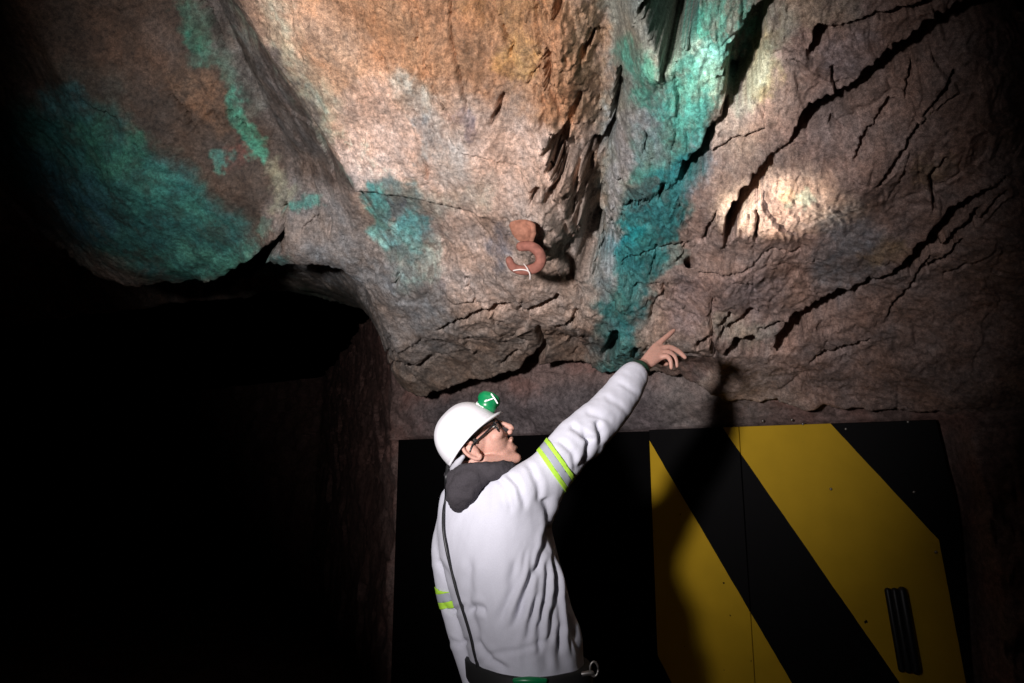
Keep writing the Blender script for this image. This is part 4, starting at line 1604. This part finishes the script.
# ---- glasses
gl = bpy.data.objects.new('eyeglasses', None)
COL.objects.link(gl)
gl.parent = person
gl.location = hp(.09, .02)
gi = Matrix.Translation(-hp(.09, .02))
for s in (-1, 1):
    bm = bmesh.new()
    rim = []
    for j in range(25):
        a = 2 * math.pi * j / 24
        ca, sa = math.cos(a), math.sin(a)
        rim.append(hp(.098 - .018 * (0.5 + .5 * ca * 1.0) * 1.0 + .004 * sa, .012 + .0185 * math.copysign(abs(sa) ** .7, sa), s * (.034 + .025 * math.copysign(abs(ca) ** .7, ca))))
    tube(bm, rim, .0021, 8, False)
    tube(bm, [hp(.083, .020, s * .060), hp(.045, .016, s * .071), hp(.004, .014, s * .079), hp(-.012, .004, s * .080)], [.0030, .0024, .0022, .0020], 8)
    if s == 1:
        tube(bm, [hp(.096, .018, -.009), hp(.102, .021, 0), hp(.096, .018, .009)], .0019, 8)
    bm.transform(gi)
    bm_obj('frame', bm, M_black, gl)
    bm = bmesh.new()
    bm.faces.new([bm.verts.new(p) for p in rim[:-1]])
    r2 = bmesh.ops.extrude_face_region(bm, geom=bm.faces[:])
    bmesh.ops.translate(bm, verts=[v for v in r2['geom'] if isinstance(v, bmesh.types.BMVert)], vec=-HF * .0015)
    bm.transform(gi)
    bm_obj('lens', bm, M_glass, gl)
    bm = bmesh.new()
    ellipsoid(bm, hp(.072, .014, s * .033), AX, (.0125, .0125, .0125), 20, 14)
    e = bm_obj('eye', bm, M_eye, person)

# ---- wrist band, lamp cable, belt
bm = bmesh.new()
wd = (WR_R - EL_R).normalized()
hv = (k_m - WR_R).normalized()
wc = WR_R + wd * .004
wc = WR_R - wd * .010
tube(bm, [wc - wd * .012, wc - wd * .006, wc + wd * .006, wc + wd * .012], [.0295, .0305, .030, .0285], 24, False)
wb = bm_obj('wrist_band', bm, M_band, person)
tag(wb, 'dark green wrist band')
bm = bmesh.new()
cab = [at(447.5, 466, 1.83), at(446, 480, 1.815)] + [ov_hit(px, py, .005) for px, py in ((446, 497), (443.5, 512), (443.5, 530), (447, 552), (452, 572), (457, 592), (464, 614), (470, 634), (474, 652), (478, 668), (480, 684))]
# keep the cable taut over the hollow between arm and back
yy = [p.y for p in cab]
for i in range(2, len(cab)):
    d = ray(*[(447.5, 466), (446, 480), (446, 497), (443.5, 512), (443.5, 530), (447, 552), (452, 572), (457, 592), (464, 614), (470, 634), (474, 652), (478, 668), (480, 684)][i])
    ym = min(yy[max(2, i - 1)], yy[i], yy[min(len(yy) - 1, i + 1)])
    cab[i] = CAMP + d * (ym / d.y)
tube(bm, smooth_path(cab, 6), .0040, 10)
cb = bm_obj('lamp_cable', bm, M_black, person)
tag(cb, 'black lamp cable hanging down the back')
bm = bmesh.new()
bel = []
for (px, py, w_, d_) in ((527, 659, .166, .143), (527, 662, .170, .147), (528.5, 678, .170, .147), (528.5, 681, .166, .143)):
    bel.append((at(px, py, 1.905), w_, d_, RGT, FWD))
loft(bm, bel, 64)
belt = bm_obj('belt', bm, M_belt, person)
tag(belt, 'black webbing belt')
bm = bmesh.new()
for i, (px, py) in enumerate(((519, 683), (530, 683), (541, 682))):
    p = at(px, py, 1.90)
bvh_b = BVHTree.FromPolygons([v.co.copy() for v in belt.data.vertices], [p.vertices[:] for p in belt.data.polygons])


def belt_hit(px, py, off=.004):
    d = ray(px, py).normalized()
    loc = bvh_b.ray_cast(CAMP, d)[0]
    return (loc if loc else at(px, py, 1.8)) - d * off


gpts = [belt_hit(px, 680.5, .004) for px in (515, 522, 530, 538, 545)]
for a, b in zip(gpts[:-1], gpts[1:]):
    pass
tube(bm, gpts, [.006, .008, .009, .008, .006], 12)
gb = bm_obj('green_clip', bm, M_green, belt)
bm = bmesh.new()
pth = [at(594, 669, 1.80) + Vector((.010 * math.cos(a), 0, .017 * math.sin(a))) for a in np.linspace(0, 2 * math.pi, 17)]
tube(bm, pth, .0028, 8, False)
tube(bm, [at(582, 674, 1.80), at(588, 673, 1.80), at(592, 673, 1.80)], .006, 10)
cl = bm_obj('belt_ring', bm, m_steel, belt)
for s in (-1, 1):
    hip, knee, ank = feet[s]
    bm = bmesh.new()
    tube(bm, [ank + UP * .10, ank + UP * .0, ank - UP * .04], [.060, .058, .055], 20)
    tube(bm, [ank - UP * .048 - FWD * .03, ank - UP * .046 + FWD * .06, ank - UP * .056 + FWD * .15], [.050, .050, .042], 20)
    bt = remesh(bm, .006, 3)
    link_mesh('boot', bt, M_boot, person)

# ================================================================== LIGHTS
def aim(o, target):
    d = Vector(target) - o.location
    o.rotation_euler = d.to_track_quat('-Z', 'Y').to_euler()


def spot(name, loc, target, power, size_deg, blend, radius, col):
    l = bpy.data.lights.new(name, 'SPOT')
    l.energy = power
    l.spot_size = math.radians(size_deg)
    l.spot_blend = blend
    l.shadow_soft_size = radius
    l.color = col
    o = bpy.data.objects.new(name, l)
    COL.objects.link(o)
    o.location = loc
    aim(o, target)
    return o


KEY = Vector((-.74, -.04, 1.68))
spot('hand_lamp', KEY, at(446, 208, 2.2), 350, 75, 1.0, .065, (1.0, .958, .955))
spot('fill_spot', KEY + Vector((-.06, -.02, -.02)), at(515, 540, 2.2), 58, 50, 1.0, .065, (1.0, .965, .985))  # added fill beside the key, brightens man and board
t1 = roof_hit(720, 82)
spot('visitor_lamp', (-.95, -.10, 1.60), t1, 400, 9.5, 1.0, .02, (.93, 1.0, .93))
t2 = roof_hit(770, 210)
spot('cap_lamp_beam', lc_ + la * .05, t2, 150, 17, .9, .015, (1.0, .93, .78))

w = bpy.data.worlds.new('World')
S.world = w
w.use_nodes = True
w.node_tree.nodes['Background'].inputs['Color'].default_value = (0, 0, 0, 1)
w.node_tree.nodes['Background'].inputs['Strength'].default_value = 0
S.view_settings.view_transform = 'Standard'
S.view_settings.look = 'None'
S.view_settings.gamma = 1
S.view_settings.use_curve_mapping = False
S.view_settings.exposure = 0
